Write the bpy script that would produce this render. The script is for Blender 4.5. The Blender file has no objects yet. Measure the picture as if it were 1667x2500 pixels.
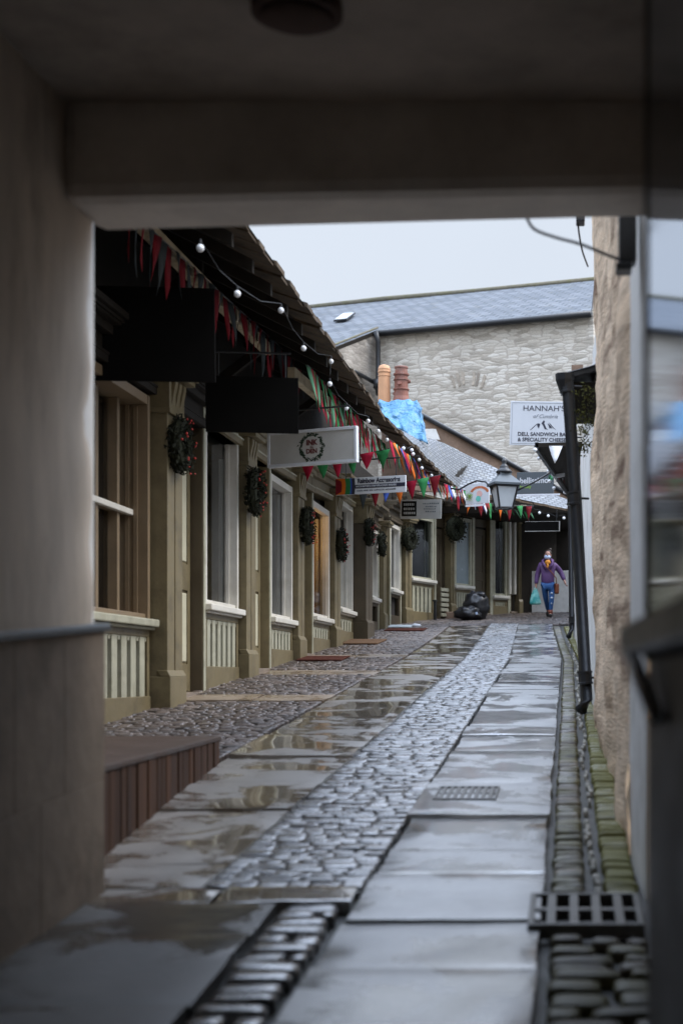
import bpy, bmesh, math, random
from mathutils import Vector, Matrix, noise
R = math.radians
random.seed(7)
sc = bpy.context.scene
COL = sc.collection
H = 1.36                      # camera height above the lane at its own feet
F, CX, CY = 3267.0, 1305.0, 1550.0   # focal length and principal point measured on the photograph

def P(x, y, Y):
    return Vector(((x-CX)/F*Y, Y, H+(CY-y)/F*Y))
def G(Y):                     # the lane climbs away from the camera
    Y = min(Y, 40.0)
    return .076*Y + (.00085*(Y-22)**2 if Y > 22 else 0)
def ray_plane(x, y, p0, n):
    d = Vector(((x-CX)/F, 1, (CY-y)/F)); o = Vector((0, 0, H))
    return o + d*((p0-o).dot(n)/d.dot(n))

# ------------------------------------------------------------------ materials
def nodes(name):
    m = bpy.data.materials.new(name); m.use_nodes = True
    nt = m.node_tree; b = nt.nodes['Principled BSDF']
    return m, nt, b
def N(nt, t, **kw):
    n = nt.nodes.new(t)
    for k, v in kw.items():
        if k in n.inputs: n.inputs[k].default_value = v
        else: setattr(n, k, v)
    return n
def L(nt, a, b): nt.links.new(a, b)
def ramp(nt, fac, stops):
    r = nt.nodes.new('ShaderNodeValToRGB'); e = r.color_ramp.elements
    while len(e) < len(stops): e.new(.5)
    for i, (p, c) in enumerate(stops):
        e[i].position = p; e[i].color = (c[0], c[1], c[2], 1) if not isinstance(c, (int, float)) else (c, c, c, 1)
    L(nt, fac, r.inputs[0]); return r
def mixc(nt, fac, a, b, mode='MIX'):
    m = nt.nodes.new('ShaderNodeMix'); m.data_type = 'RGBA'; m.blend_type = mode
    for s, v in ((0, fac), (6, a), (7, b)):
        if isinstance(v, (int, float)): m.inputs[s].default_value = v
        elif isinstance(v, tuple): m.inputs[s].default_value = (v[0], v[1], v[2], 1)
        else: L(nt, v, m.inputs[s])
    return m.outputs[2]
def coords(nt, scale=(1, 1, 1), gen='Object'):
    tc = nt.nodes.new('ShaderNodeTexCoord'); mp = nt.nodes.new('ShaderNodeMapping')
    mp.inputs['Scale'].default_value = scale; L(nt, tc.outputs[gen], mp.inputs[0]); return mp.outputs[0]
def bump(nt, b, h, strength=.3, dist=.02):
    bp = nt.nodes.new('ShaderNodeBump'); bp.inputs['Strength'].default_value = strength; bp.inputs['Distance'].default_value = dist
    L(nt, h, bp.inputs['Height']); L(nt, bp.outputs[0], b.inputs['Normal'])

def plain(name, c, rough=.6, var=.25, scale=6, bmp=.15, metal=0, spec=.5, stretch=(1, 1, 1), dirt=None, dirt_amt=.5, island=0):
    """painted or natural surface: colour with uneven tone, optional dirt blotches, fine relief"""
    m, nt, b = nodes(name); v = coords(nt, stretch)
    n1 = N(nt, 'ShaderNodeTexNoise', Scale=scale, Detail=8, Roughness=.65); L(nt, v, n1.inputs['Vector'])
    lo = tuple(x*(1-var) for x in c); hi = tuple(min(1, x*(1+var)) for x in c)
    r = ramp(nt, n1.outputs[0], [(.3, lo), (.7, hi)]); out = r.outputs[0]
    if dirt:
        n2 = N(nt, 'ShaderNodeTexNoise', Scale=scale*.45, Detail=10, Roughness=.7); L(nt, v, n2.inputs['Vector'])
        r2 = ramp(nt, n2.outputs[0], [(.48, 0), (.66, dirt_amt)]); out = mixc(nt, r2.outputs[0], out, dirt)
    if island:
        g = nt.nodes.new('ShaderNodeNewGeometry')
        ri = ramp(nt, g.outputs['Random Per Island'], [(0, 1-island), (1, 1+island)])
        ri.color_ramp.elements[1].color = (1+island, 1+island, 1+island*.9, 1)
        out = mixc(nt, 1.0, out, ri.outputs[0], 'MULTIPLY')
    L(nt, out, b.inputs['Base Color'])
    rr = ramp(nt, n1.outputs[0], [(.3, max(.03, rough-.1)), (.7, min(1, rough+.1))]); L(nt, rr.outputs[0], b.inputs['Roughness'])
    b.inputs['Metallic'].default_value = metal; b.inputs['Specular IOR Level'].default_value = spec
    if bmp:
        n3 = N(nt, 'ShaderNodeTexNoise', Scale=scale*6, Detail=6); L(nt, v, n3.inputs['Vector'])
        bump(nt, b, n3.outputs[0], bmp, .01)
    return m

def wet_stone(name, c, c2, island=.25, r0=.12, r1=.45, scale=3, moss=None, bscale=14, bstr=.25, moss_lo=.45, coat=.6, wet_lo=.46, wscale=1.6, puddle=.2, cior=2.1):
    m, nt, b = nodes(name); v = coords(nt)
    n1 = N(nt, 'ShaderNodeTexNoise', Scale=scale, Detail=9, Roughness=.62); L(nt, v, n1.inputs['Vector'])
    r = ramp(nt, n1.outputs[0], [(.32, c), (.68, c2)]); out = r.outputs[0]
    g = nt.nodes.new('ShaderNodeNewGeometry')
    ri = ramp(nt, g.outputs['Random Per Island'], [(0, 1-island), (1, 1+island)])
    out = mixc(nt, 1.0, out, ri.outputs[0], 'MULTIPLY')
    if moss:
        n2 = N(nt, 'ShaderNodeTexNoise', Scale=2.2, Detail=8, Roughness=.7); L(nt, v, n2.inputs['Vector'])
        r2 = ramp(nt, n2.outputs[0], [(moss_lo, 0), (moss_lo+.15, .85)]); out = mixc(nt, r2.outputs[0], out, moss)
    L(nt, out, b.inputs['Base Color'])
    n4 = N(nt, 'ShaderNodeTexNoise', Scale=wscale, Detail=9, Roughness=.6, Distortion=.5); L(nt, v, n4.inputs['Vector'])
    wm = ramp(nt, n4.outputs[0], [(wet_lo, 1), (wet_lo+.07, 0)])      # 1 where water stands, 0 where the stone is only damp
    mr = nt.nodes.new('ShaderNodeMapRange'); L(nt, wm.outputs[0], mr.inputs[0]); mr.inputs[3].default_value = r1; mr.inputs[4].default_value = r0; L(nt, mr.outputs[0], b.inputs['Roughness'])
    m2 = nt.nodes.new('ShaderNodeMapRange'); L(nt, wm.outputs[0], m2.inputs[0]); m2.inputs[3].default_value = .38; m2.inputs[4].default_value = puddle; L(nt, m2.outputs[0], b.inputs['Coat Roughness'])
    b.inputs['IOR'].default_value = 1.6; b.inputs['Coat Weight'].default_value = coat; b.inputs['Coat IOR'].default_value = cior
    n3 = N(nt, 'ShaderNodeTexNoise', Scale=bscale, Detail=7, Roughness=.6); L(nt, v, n3.inputs['Vector'])
    bump(nt, b, n3.outputs[0], bstr, .02)
    return m

def rubble(name, ca, cb, cm, sx=2.6, sz=7.5, dark=None, disp=.5, stain=.35):
    """coursed rubble masonry: stretched cells with mortar between"""
    m, nt, b = nodes(name)
    v = coords(nt, (sx, sx, sz))
    nd = N(nt, 'ShaderNodeTexNoise', Scale=.7, Detail=2); L(nt, v, nd.inputs['Vector'])
    ad = nt.nodes.new('ShaderNodeVectorMath'); ad.operation = 'MULTIPLY_ADD'
    L(nt, nd.outputs['Color'], ad.inputs[0]); ad.inputs[1].default_value = (.6, .6, .6); L(nt, v, ad.inputs[2])
    vo = N(nt, 'ShaderNodeTexVoronoi', Scale=1.0, Randomness=.85); L(nt, ad.outputs[0], vo.inputs['Vector'])
    ve = N(nt, 'ShaderNodeTexVoronoi', Scale=1.0, Randomness=.85); ve.feature = 'DISTANCE_TO_EDGE'; L(nt, ad.outputs[0], ve.inputs['Vector'])
    sep = nt.nodes.new('ShaderNodeSeparateColor'); L(nt, vo.outputs['Color'], sep.inputs[0])
    cs = ramp(nt, sep.outputs[0], [(0, dark or ca), (.16, tuple((p+q)/2 for p, q in zip(dark or ca, ca))), (.3, ca), (.62, tuple((p+q*.9)/1.9 for p, q in zip(ca, cb))), (1, cb)])
    n1 = N(nt, 'ShaderNodeTexNoise', Scale=9, Detail=8); L(nt, v, n1.inputs['Vector'])
    c1 = mixc(nt, .45, cs.outputs[0], ramp(nt, n1.outputs[0], [(.3, tuple(x*.55 for x in ca)), (.7, tuple(min(1, x*1.25) for x in cb))]).outputs[0])
    em = ramp(nt, ve.outputs[0], [(.0, .15), (.09, 1)])
    out = mixc(nt, em.outputs[0], cm, c1)
    n2 = N(nt, 'ShaderNodeTexNoise', Scale=.35, Detail=7, Roughness=.7); L(nt, coords(nt), n2.inputs['Vector'])
    st = ramp(nt, n2.outputs[0], [(.42, 1), (.62, 1-stain)])
    out = mixc(nt, 1.0, out, st.outputs[0], 'MULTIPLY')
    L(nt, out, b.inputs['Base Color']); b.inputs['Roughness'].default_value = .85
    hh = ramp(nt, ve.outputs[0], [(0, 0), (.3, 1)])
    hm = mixc(nt, .35, hh.outputs[0], n1.outputs[0])
    bump(nt, b, hm, disp, .06)
    return m

def slates(name, c, c2, sx=4.0, sz=5.0, rough=.38):
    m, nt, b = nodes(name)
    tc = nt.nodes.new('ShaderNodeTexCoord'); mp = nt.nodes.new('ShaderNodeMapping'); L(nt, tc.outputs['UV'], mp.inputs[0])
    br = N(nt, 'ShaderNodeTexBrick', Scale=1.0); br.offset = .5
    br.inputs['Color1'].default_value = (*c, 1); br.inputs['Color2'].default_value = (*c2, 1)
    br.inputs['Mortar'].default_value = (c[0]*.35, c[1]*.35, c[2]*.35, 1)
    br.inputs['Mortar Size'].default_value = .03; br.inputs['Brick Width'].default_value = 1/sx; br.inputs['Row Height'].default_value = 1/sz
    br.inputs['Bias'].default_value = -.1
    L(nt, mp.outputs[0], br.inputs['Vector'])
    n1 = N(nt, 'ShaderNodeTexNoise', Scale=2.2, Detail=9, Roughness=.7); L(nt, coords(nt), n1.inputs['Vector'])
    mo = ramp(nt, n1.outputs[0], [(.55, 0), (.72, .5)])
    out = mixc(nt, mo.outputs[0], br.outputs['Color'], (.16, .15, .10))
    L(nt, out, b.inputs['Base Color']); b.inputs['Roughness'].default_value = rough; b.inputs['Specular IOR Level'].default_value = .3
    # each course tilts: sawtooth height along the slope
    sep = nt.nodes.new('ShaderNodeSeparateXYZ'); L(nt, mp.outputs[0], sep.inputs[0])
    mu = nt.nodes.new('ShaderNodeMath'); mu.operation = 'MULTIPLY'; mu.inputs[1].default_value = sz; L(nt, sep.outputs[1], mu.inputs[0])
    fr = nt.nodes.new('ShaderNodeMath'); fr.operation = 'FRACT'; L(nt, mu.outputs[0], fr.inputs[0])
    iv = nt.nodes.new('ShaderNodeMath'); iv.operation = 'SUBTRACT'; iv.inputs[0].default_value = 1; L(nt, fr.outputs[0], iv.inputs[1])
    hm = mixc(nt, .35, iv.outputs[0], n1.outputs[0])
    bump(nt, b, hm, .6, .03)
    return m

def glass(name, tint=(.82, .86, .86), rough=.02, ior=1.5, gc=(.95, .97, 1)):
    m, nt, b = nodes(name); nt.nodes.remove(b)
    out = nt.nodes['Material Output']
    tr = N(nt, 'ShaderNodeBsdfTransparent'); tr.inputs[0].default_value = (*tint, 1)
    gl = N(nt, 'ShaderNodeBsdfGlossy'); gl.inputs['Roughness'].default_value = rough; gl.inputs['Color'].default_value = (*gc, 1)
    fr = N(nt, 'ShaderNodeFresnel'); fr.inputs[0].default_value = ior
    n1 = N(nt, 'ShaderNodeTexNoise', Scale=1.6, Detail=2); L(nt, coords(nt), n1.inputs['Vector'])
    bp = nt.nodes.new('ShaderNodeBump'); bp.inputs['Strength'].default_value = .02; bp.inputs['Distance'].default_value = .02
    L(nt, n1.outputs[0], bp.inputs['Height']); L(nt, bp.outputs[0], gl.inputs['Normal'])
    mx = N(nt, 'ShaderNodeMixShader'); L(nt, fr.outputs[0], mx.inputs[0]); L(nt, tr.outputs[0], mx.inputs[1]); L(nt, gl.outputs[0], mx.inputs[2])
    L(nt, mx.outputs[0], out.inputs[0]); return m

def glow(name, c, s):
    m, nt, b = nodes(name); b.inputs['Base Color'].default_value = (*c, 1)
    b.inputs['Emission Color'].default_value = (*c, 1); b.inputs['Emission Strength'].default_value = s; return m

M = {}
M['plaster'] = plain('stained_plaster', (.56, .47, .375), .88, .28, 2.2, .6, stretch=(1, 1, .3), dirt=(.11, .075, .045), dirt_amt=.85)
M['ashlar'] = plain('ashlar', (.24, .185, .135), .88, .3, 2.0, .6, dirt=(.08, .06, .04), dirt_amt=.8)
M['ceiling'] = plain('old_ceiling', (.42, .35, .285), .92, .35, 1.1, .4, dirt=(.17, .13, .10), dirt_amt=.7)
M['dark_gap'] = plain('gap_shade', (.035, .03, .026), .9, .2, 8, .2)  # near-black backing, paints the shade in the gaps between the boards
M['render'] = plain('white_render', (.82, .80, .76), .8, .10, 2.5, .4, dirt=(.42, .38, .30), dirt_amt=.6)
M['ground'] = plain('wet_earth', (.028, .026, .022), .55, .3, 9, .5, dirt=(.03, .035, .015))
M['slab'] = wet_stone('wet_flagstone', (.11, .113, .118), (.32, .318, .31), .18, .28, .5, 3.4, None, 38, .5, coat=1.0, wet_lo=.47, wscale=1.3, puddle=.13, cior=2.6)
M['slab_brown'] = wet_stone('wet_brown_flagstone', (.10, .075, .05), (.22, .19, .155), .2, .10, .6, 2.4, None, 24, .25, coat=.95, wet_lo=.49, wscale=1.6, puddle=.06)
M['cobble'] = wet_stone('wet_cobble', (.075, .078, .085), (.23, .225, .22), .55, .14, .45, 8, None, 34, .5, coat=1.0, wet_lo=.50, wscale=4, cior=2.05)
M['cobble_dry'] = wet_stone('damp_cobble', (.055, .038, .030), (.125, .097, .08), .55, .35, .65, 7, None, 26, .45, coat=.12)
M['cobble_moss'] = wet_stone('damp_gutter_stone', (.045, .036, .024), (.15, .12, .085), .6, .3, .65, 7, (.09, .082, .012), 26, .5, .42, coat=.15)
M['cobble_green'] = wet_stone('mossy_gutter_stone', (.05, .042, .022), (.16, .14, .08), .6, .4, .75, 7, (.13, .12, .010), 26, .5, .30, coat=.03)
M['bed'] = plain('wet_jointing', (.075, .072, .066), .4, .4, 14, .6, dirt=(.04, .05, .014), dirt_amt=.7)
M['floor_shade'] = wet_stone('shaded_passage_flagstone', (.045, .04, .034), (.09, .082, .07), .2, .14, .6, 2.0, None, 12, .25, coat=.3, wet_lo=.45, wscale=1.4, cior=1.6)  # stone darkened to stand in for the shade of the passage
M['flag_buff'] = wet_stone('buff_flagstone', (.16, .11, .07), (.26, .19, .125), .25, .25, .5, 3, None, 16, .3)
M['mortar'] = plain('pale_mortar', (.28, .26, .22), .7, .35, 12, .5, dirt=(.07, .07, .04), dirt_amt=.8)
M['brick_edge'] = plain('red_brown_boards', (.070, .034, .019), .7, .4, 5, .4, stretch=(1, 1, .12), island=.28, spec=.2, dirt=(.025, .017, .012))
M['board_top'] = plain('brown_wet_boards', (.065, .04, .028), .5, .3, 5, .3, spec=.3)
M['olive'] = plain('olive_paint', (.175, .137, .07), .5, .14, 7, .15, dirt=(.075, .057, .03), dirt_amt=.55)
M['olive_pale'] = plain('pale_olive_paint', (.39, .37, .27), .5, .12, 7, .15, dirt=(.17, .15, .09), dirt_amt=.5)
M['olive_dark'] = plain('brown_paint', (.075, .055, .03), .55, .2, 5, .1)
M['cream'] = plain('cream_paint', (.66, .62, .54), .45, .06, 5, .06, dirt=(.45, .4, .31), dirt_amt=.4)
M['tan_frame'] = plain('tan_frame_paint', (.20, .14, .08), .5, .12, 5, .06)
M['door_paint'] = plain('pale_yellow_paint', (.52, .48, .34), .5, .08, 5, .05)
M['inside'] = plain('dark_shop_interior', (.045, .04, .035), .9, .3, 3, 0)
M['white_board'] = plain('white_display_board', (.75, .76, .78), .7, .05, 3, .02)
M['warm_wall'] = plain('warm_display_wall', (.55, .38, .2), .8, .1, 3, .02)
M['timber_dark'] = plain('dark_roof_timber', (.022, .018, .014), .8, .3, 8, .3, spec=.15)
M['timber_brown'] = plain('weathered_eave', (.085, .056, .03), .85, .5, 9, .7, dirt=(.02, .014, .009), dirt_amt=.85)
M['purlin'] = plain('old_cream_beam', (.50, .41, .27), .7, .25, 7, .3, dirt=(.16, .12, .07), dirt_amt=.7)
M['slate'] = slates('slate_roof', (.14, .15, .165), (.235, .245, .255), rough=.5)
M['slate_far'] = slates('blue_slate_roof', (.075, .086, .10), (.15, .162, .18), 2.0, 2.7, .65)
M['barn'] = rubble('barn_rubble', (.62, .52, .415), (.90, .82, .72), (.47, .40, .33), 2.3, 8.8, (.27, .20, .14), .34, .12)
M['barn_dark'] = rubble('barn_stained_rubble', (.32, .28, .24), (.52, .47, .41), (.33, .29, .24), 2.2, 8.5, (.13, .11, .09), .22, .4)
M['rubble'] = plain('lime_washed_rubble', (.72, .54, .37), .9, .28, 9, 1.0, stretch=(1, .10, 1), dirt=(.13, .055, .02), dirt_amt=.9)
M['brown_wall'] = plain('brown_stone', (.30, .20, .14), .85, .25, 4, .5, dirt=(.14, .09, .06))
M['iron'] = plain('black_iron', (.018, .019, .021), .42, .25, 12, .15)
M['iron_wet'] = plain('wet_cast_iron', (.12, .115, .105), .34, .3, 14, .3)
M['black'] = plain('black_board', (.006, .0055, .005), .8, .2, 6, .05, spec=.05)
M['white'] = plain('white_sign_paint', (.66, .67, .69), .45, .03, 5, .02)
M['offwhite'] = plain('ivory_sign_paint', (.50, .48, .44), .5, .05, 5, .03)
M['ink'] = plain('dark_navy_ink', (.03, .03, .05), .5, .1, 5, 0)
M['grey_ink'] = plain('grey_ink', (.25, .27, .30), .5, .1, 5, 0)
M['maroon'] = plain('maroon_ink', (.13, .03, .03), .5, .1, 5, 0)
M['green_ink'] = plain('dark_green_ink', (.02, .04, .02), .6, .4, 30, 0)
M['slate_sign'] = plain('slate_grey_sign', (.085, .10, .11), .5, .05, 5, 0)
M['grey_sign'] = plain('worn_grey_sign', (.30, .30, .28), .6, .1, 5, 0)
M['lime'] = plain('lime_green', (.25, .42, .06), .5, .1, 5, 0)
M['orange'] = plain('orange_fabric', (.58, .13, .015), .8, .1, 9, .1, spec=.15)
M['red'] = plain('red_fabric', (.34, .012, .035), .8, .15, 9, .1, spec=.15)
M['darkred'] = plain('dark_red_fabric', (.17, .010, .016), .8, .15, 9, .1, spec=.15)
M['green'] = plain('green_fabric', (.03, .19, .06), .8, .15, 9, .1, spec=.15)
M['palegreen'] = plain('pale_green_fabric', (.15, .36, .21), .8, .1, 9, .1, spec=.15)
M['greyflag'] = plain('grey_fabric', (.05, .058, .06), .8, .15, 9, .1, spec=.15)
M['blue'] = plain('blue_fabric', (.03, .08, .38), .7, .1, 9, .1)
M['teal'] = plain('teal_paint', (.15, .55, .45), .5, .1, 9, 0)
M['pink'] = plain('pink_paint', (.75, .45, .40), .5, .1, 9, 0)
M['whitecloth'] = plain('white_fabric', (.78, .79, .82), .7, .05, 9, .1)
M['bulb'] = plain('frosted_globe', (.86, .87, .88), .2, .02, 5, 0)
M['pot_buff'] = plain('buff_terracotta', (.68, .36, .19), .7, .08, 6, .2, dirt=(.45, .28, .18), dirt_amt=.3)
M['pot_red'] = plain('red_brown_terracotta', (.25, .10, .07), .6, .25, 6, .2, dirt=(.35, .28, .24), dirt_amt=.5)
M['leaf'] = plain('dark_evergreen', (.012, .013, .007), .8, .4, 20, 0, island=.5, spec=.15)
M['leaf_light'] = plain('fresh_leaves', (.05, .09, .025), .6, .4, 20, 0, island=.5)
M['moss'] = plain('mossy_leaves', (.075, .075, .022), .9, .4, 20, 0, island=.6, spec=.15)
M['berry'] = plain('red_berries', (.40, .02, .012), .35, .1, 20, 0)
M['pane'] = glass('shop_window_glass')
M['pane_near'] = glass('dark_window_glass', (.4, .4, .4), .07, 1.42, (.62, .66, .72))
M['lampglass'] = plain('milky_lantern_glass', (.62, .66, .68), .15, .06, 5, .02)
M['frosted'] = plain('frosted_pane', (.22, .26, .27), .22, .12, 3, .05)
M['lead'] = plain('lead_flashing', (.52, .56, .56), .5, .15, 8, .2)
M['mat_red'] = plain('red_doormat', (.075, .028, .02), .95, .35, 30, .6, spec=.05)
M['mat_orange'] = plain('orange_board', (.12, .07, .04), .85, .35, 10, .3, spec=.1)
M['binbag'] = plain('black_polythene', (.010, .010, .012), .38, .2, 5, .6)
M['skin'] = plain('skin', (.48, .26, .19), .5, .06, 9, 0)
M['hair'] = plain('dark_hair', (.035, .022, .016), .5, .3, 30, .2, stretch=(1, 1, .2))
M['jacket'] = plain('purple_jacket', (.115, .052, .16), .6, .18, 9, .3)
M['jeans'] = plain('blue_denim', (.022, .085, .24), .75, .2, 20, .2)
M['denim_white'] = plain('faded_denim', (.55, .62, .72), .8, .1, 20, 0)
M['scarf'] = plain('mustard_top', (.70, .27, .03), .8, .1, 12, .2)
M['mask'] = plain('pale_blue_mask', (.52, .63, .82), .7, .03, 12, .05)
M['boot'] = plain('red_brown_boot', (.22, .05, .02), .5, .2, 9, .1)
M['shoe'] = plain('dark_shoe', (.02, .018, .016), .5, .2, 9, .1)
M['bagskin'] = plain('tan_leather', (.22, .06, .022), .5, .15, 9, .1)
M['strip'] = plain('grey_frame_paint', (.50, .53, .56), .4, .1, 4, .05)
M['lamp_brown'] = plain('dull_brown_enamel', (.12, .08, .065), .8, .2, 8, .1, spec=.1)
M['chrome'] = plain('worn_bright_metal', (.75, .77, .80), .35, .1, 8, .1, metal=.9)
M['arch_stone'] = plain('grey_voussoir', (.40, .34, .28), .9, .3, 6, .4, island=.35)
M['ridge_tile'] = plain('lichened_ridge_tile', (.15, .135, .095), .9, .3, 6, .4, dirt=(.12, .12, .04), dirt_amt=.6)
M['beam_lit'] = plain('brightened_beam', (.74, .66, .57), .92, .2, 1.4, .4, dirt=(.40, .33, .27), dirt_amt=.6)  # paler than the ceiling: brightness put into the colour for missing light
M['warm_bulb'] = glow('warm_bulb', (1, .55, .2), 110)
def tarp_mat():
    m, nt, b = nodes('blue_tarpaulin'); v = coords(nt)
    n1 = N(nt, 'ShaderNodeTexNoise', Scale=5, Detail=6, Distortion=.8); L(nt, v, n1.inputs['Vector'])
    r = ramp(nt, n1.outputs[0], [(.35, (.028, .165, .34)), (.65, (.11, .30, .47))]); L(nt, r.outputs[0], b.inputs['Base Color'])
    b.inputs['Roughness'].default_value = .35
    n3 = N(nt, 'ShaderNodeTexNoise', Scale=9, Detail=5, Distortion=1.0); L(nt, v, n3.inputs['Vector']); bump(nt, b, n3.outputs[0], 1.0, .06); return m
M['tarp'] = tarp_mat()
def bag_mat():
    m, nt, b = nodes('teal_carrier_polythene'); v = coords(nt)
    n1 = N(nt, 'ShaderNodeTexNoise', Scale=9, Detail=4); L(nt, v, n1.inputs['Vector'])
    r = ramp(nt, n1.outputs[0], [(.4, (.05, .36, .34)), (.62, (.30, .66, .60))]); L(nt, r.outputs[0], b.inputs['Base Color'])
    b.inputs['Roughness'].default_value = .35; return m
M['carrier'] = bag_mat()

# ------------------------------------------------------------------ mesh builder
class MB:
    def __init__(self, W=None):
        self.v, self.f, self.W = [], [], W
    def add(self, vs, fs):
        o = len(self.v)
        for p in vs:
            p = Vector(p); self.v.append(self.W @ p if self.W is not None else p)
        for f in fs: self.f.append([i+o for i in f])
        return self
    def box(self, x0, x1, y0, y1, z0, z1):
        vs = [(x, y, z) for z in (z0, z1) for y in (y0, y1) for x in (x0, x1)]
        return self.add(vs, [(0, 2, 3, 1), (4, 5, 7, 6), (0, 1, 5, 4), (2, 6, 7, 3), (0, 4, 6, 2), (1, 3, 7, 5)])
    def prism(self, poly, ext):            # poly: 3-D points, ext: vector
        ext = Vector(ext); n = len(poly); a = [Vector(p) for p in poly]
        fs = [list(range(n))[::-1], list(range(n, 2*n))] + [(i, (i+1) % n, n+(i+1) % n, n+i) for i in range(n)]
        return self.add(a+[p+ext for p in a], fs)
    def tube(self, pts, r, n=8):
        pts = [Vector(p) for p in pts]; k = len(pts); rs = r if isinstance(r, (list, tuple)) else [r]*k
        vs, fs = [], []
        for i, p in enumerate(pts):
            t = (pts[min(i+1, k-1)]-pts[max(i-1, 0)]).normalized()
            a = t.cross(Vector((0, 0, 1)) if abs(t.z) < .9 else Vector((1, 0, 0))).normalized(); b = t.cross(a)
            for j in range(n):
                q = 2*math.pi*j/n; vs.append(p+(a*math.cos(q)+b*math.sin(q))*rs[i])
        for i in range(k-1):
            for j in range(n): fs.append((i*n+j, i*n+(j+1) % n, (i+1)*n+(j+1) % n, (i+1)*n+j))
        fs.append(list(range(n))[::-1]); fs.append([(k-1)*n+j for j in range(n)])
        return self.add(vs, fs)
    def lathe(self, c, prof, n=20):        # prof: (r, z)
        c = Vector(c); vs, fs = [], []
        for r, z in prof:
            for j in range(n):
                q = 2*math.pi*j/n; vs.append(c+Vector((r*math.cos(q), r*math.sin(q), z)))
        for i in range(len(prof)-1):
            for j in range(n): fs.append((i*n+j, i*n+(j+1) % n, (i+1)*n+(j+1) % n, (i+1)*n+j))
        fs.append(list(range(n))[::-1]); fs.append([(len(prof)-1)*n+j for j in range(n)])
        return self.add(vs, fs)
    def ball(self, c, r, n=10, m=7, sq=(1, 1, 1)):
        c = Vector(c); vs, fs = [c+Vector((0, 0, -r*sq[2]))], []
        for i in range(1, m):
            a = -math.pi/2+math.pi*i/m
            for j in range(n):
                q = 2*math.pi*j/n; vs.append(c+Vector((r*sq[0]*math.cos(a)*math.cos(q), r*sq[1]*math.cos(a)*math.sin(q), r*sq[2]*math.sin(a))))
        vs.append(c+Vector((0, 0, r*sq[2]))); t = len(vs)-1
        for j in range(n): fs.append((0, 1+(j+1) % n, 1+j))
        for i in range(m-2):
            for j in range(n): fs.append((1+i*n+j, 1+i*n+(j+1) % n, 1+(i+1)*n+(j+1) % n, 1+(i+1)*n+j))
        for j in range(n): fs.append((1+(m-2)*n+j, 1+(m-2)*n+(j+1) % n, t))
        return self.add(vs, fs)
    def leaf(self, c, s, asp=.45):         # one small bent leaf
        c = Vector(c); a = Vector((random.gauss(0, 1), random.gauss(0, 1), random.gauss(0, 1))).normalized()
        b = a.orthogonal().normalized(); w = a.cross(b)
        return self.add([c-a*s, c+b*s*asp+w*s*.15, c+a*s, c-b*s*asp+w*s*.15], [(0, 1, 2, 3)])

MW = {}
def root_of(o):
    while o.parent is not None: o = o.parent
    return o
def tag(o, label=None, cat=None, group=None, kind=None):
    for k, v in (('label', label), ('category', cat), ('group', group), ('kind', kind)):
        if v: o[k] = v
    return o
def thing(name, label, cat, loc, rot=(0, 0, 0), group=None):
    o = bpy.data.objects.new(name, None); COL.objects.link(o); o.empty_display_size = .2
    o.location = loc; o.rotation_euler = rot
    from mathutils import Euler
    MW[o.name] = Matrix.Translation(Vector(loc)) @ Euler(rot).to_matrix().to_4x4()
    return tag(o, label, cat, group)
def obj(name, mb, mat, parent=None, smooth=False, bevel=0, loc=None, sub=0, label=None, solid=0, uv=None):
    """link one mesh; mb holds world points unless loc/parent moves them to the thing's own frame"""
    me = bpy.data.meshes.new(name)
    if parent is not None:
        inv = MW[root_of(parent).name].inverted()
    else:
        if loc is None:
            xs = [p.x for p in mb.v]; ys = [p.y for p in mb.v]; zs = [p.z for p in mb.v]
            loc = Vector(((min(xs)+max(xs))/2, (min(ys)+max(ys))/2, min(zs)))
        inv = Matrix.Translation(-Vector(loc))
    me.from_pydata([inv @ p for p in mb.v], [], mb.f); me.update()
    if uv: 
        ul = me.uv_layers.new(name='UVMap')
        for lp in me.loops: ul.data[lp.index].uv = uv[lp.vertex_index]
    me.materials.append(M[mat] if isinstance(mat, str) else mat)
    o = bpy.data.objects.new(name, me); COL.objects.link(o)
    if parent is not None: o.parent = parent
    else:
        o.location = loc; MW[o.name] = Matrix.Translation(Vector(loc))
    if smooth:
        for p in me.polygons: p.use_smooth = True
    if solid:
        s = o.modifiers.new('thick', 'SOLIDIFY'); s.thickness = solid; s.offset = 0
    if bevel:
        b = o.modifiers.new('bevel', 'BEVEL'); b.width = bevel; b.segments = 2; b.limit_method = 'ANGLE'; b.angle_limit = R(40)
    if sub:
        s = o.modifiers.new('sub', 'SUBSURF'); s.levels = sub; s.render_levels = sub
    if label: o['label'] = label
    return o
def struct(name, mb, mat, **kw):
    o = obj(name, mb, mat, **kw); o['kind'] = 'structure'; return o

# ------------------------------------------------------------------ the lane
def strip_x(Y):   # boundaries: terrace|left slabs|centre setts|right slabs|gutter
    k = max(0, Y-21)
    d = -.02*k if Y < 31 else -.2
    return (-2.45+d*.6, -1.55+d, -.87+d*1.2, -.10+d*1.3)
gm = MB(); ys = [-12, -6, 0, 3]+[3+i*.5 for i in range(1, 75)]+[42, 60, 120, 240]; xs = [-150, -30, -8, -4, -2, 0, 1, 8, 30, 150]
for y in ys:
    for x in xs: gm.add([(x, y, G(y)-.055)], [])
nx = len(xs)
gm.f = [(j*nx+i, j*nx+i+1, (j+1)*nx+i+1, (j+1)*nx+i) for j in range(len(ys)-1) for i in range(nx-1)]
struct('ground', gm, 'ground', smooth=True, loc=(0, 0, 0))

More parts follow.
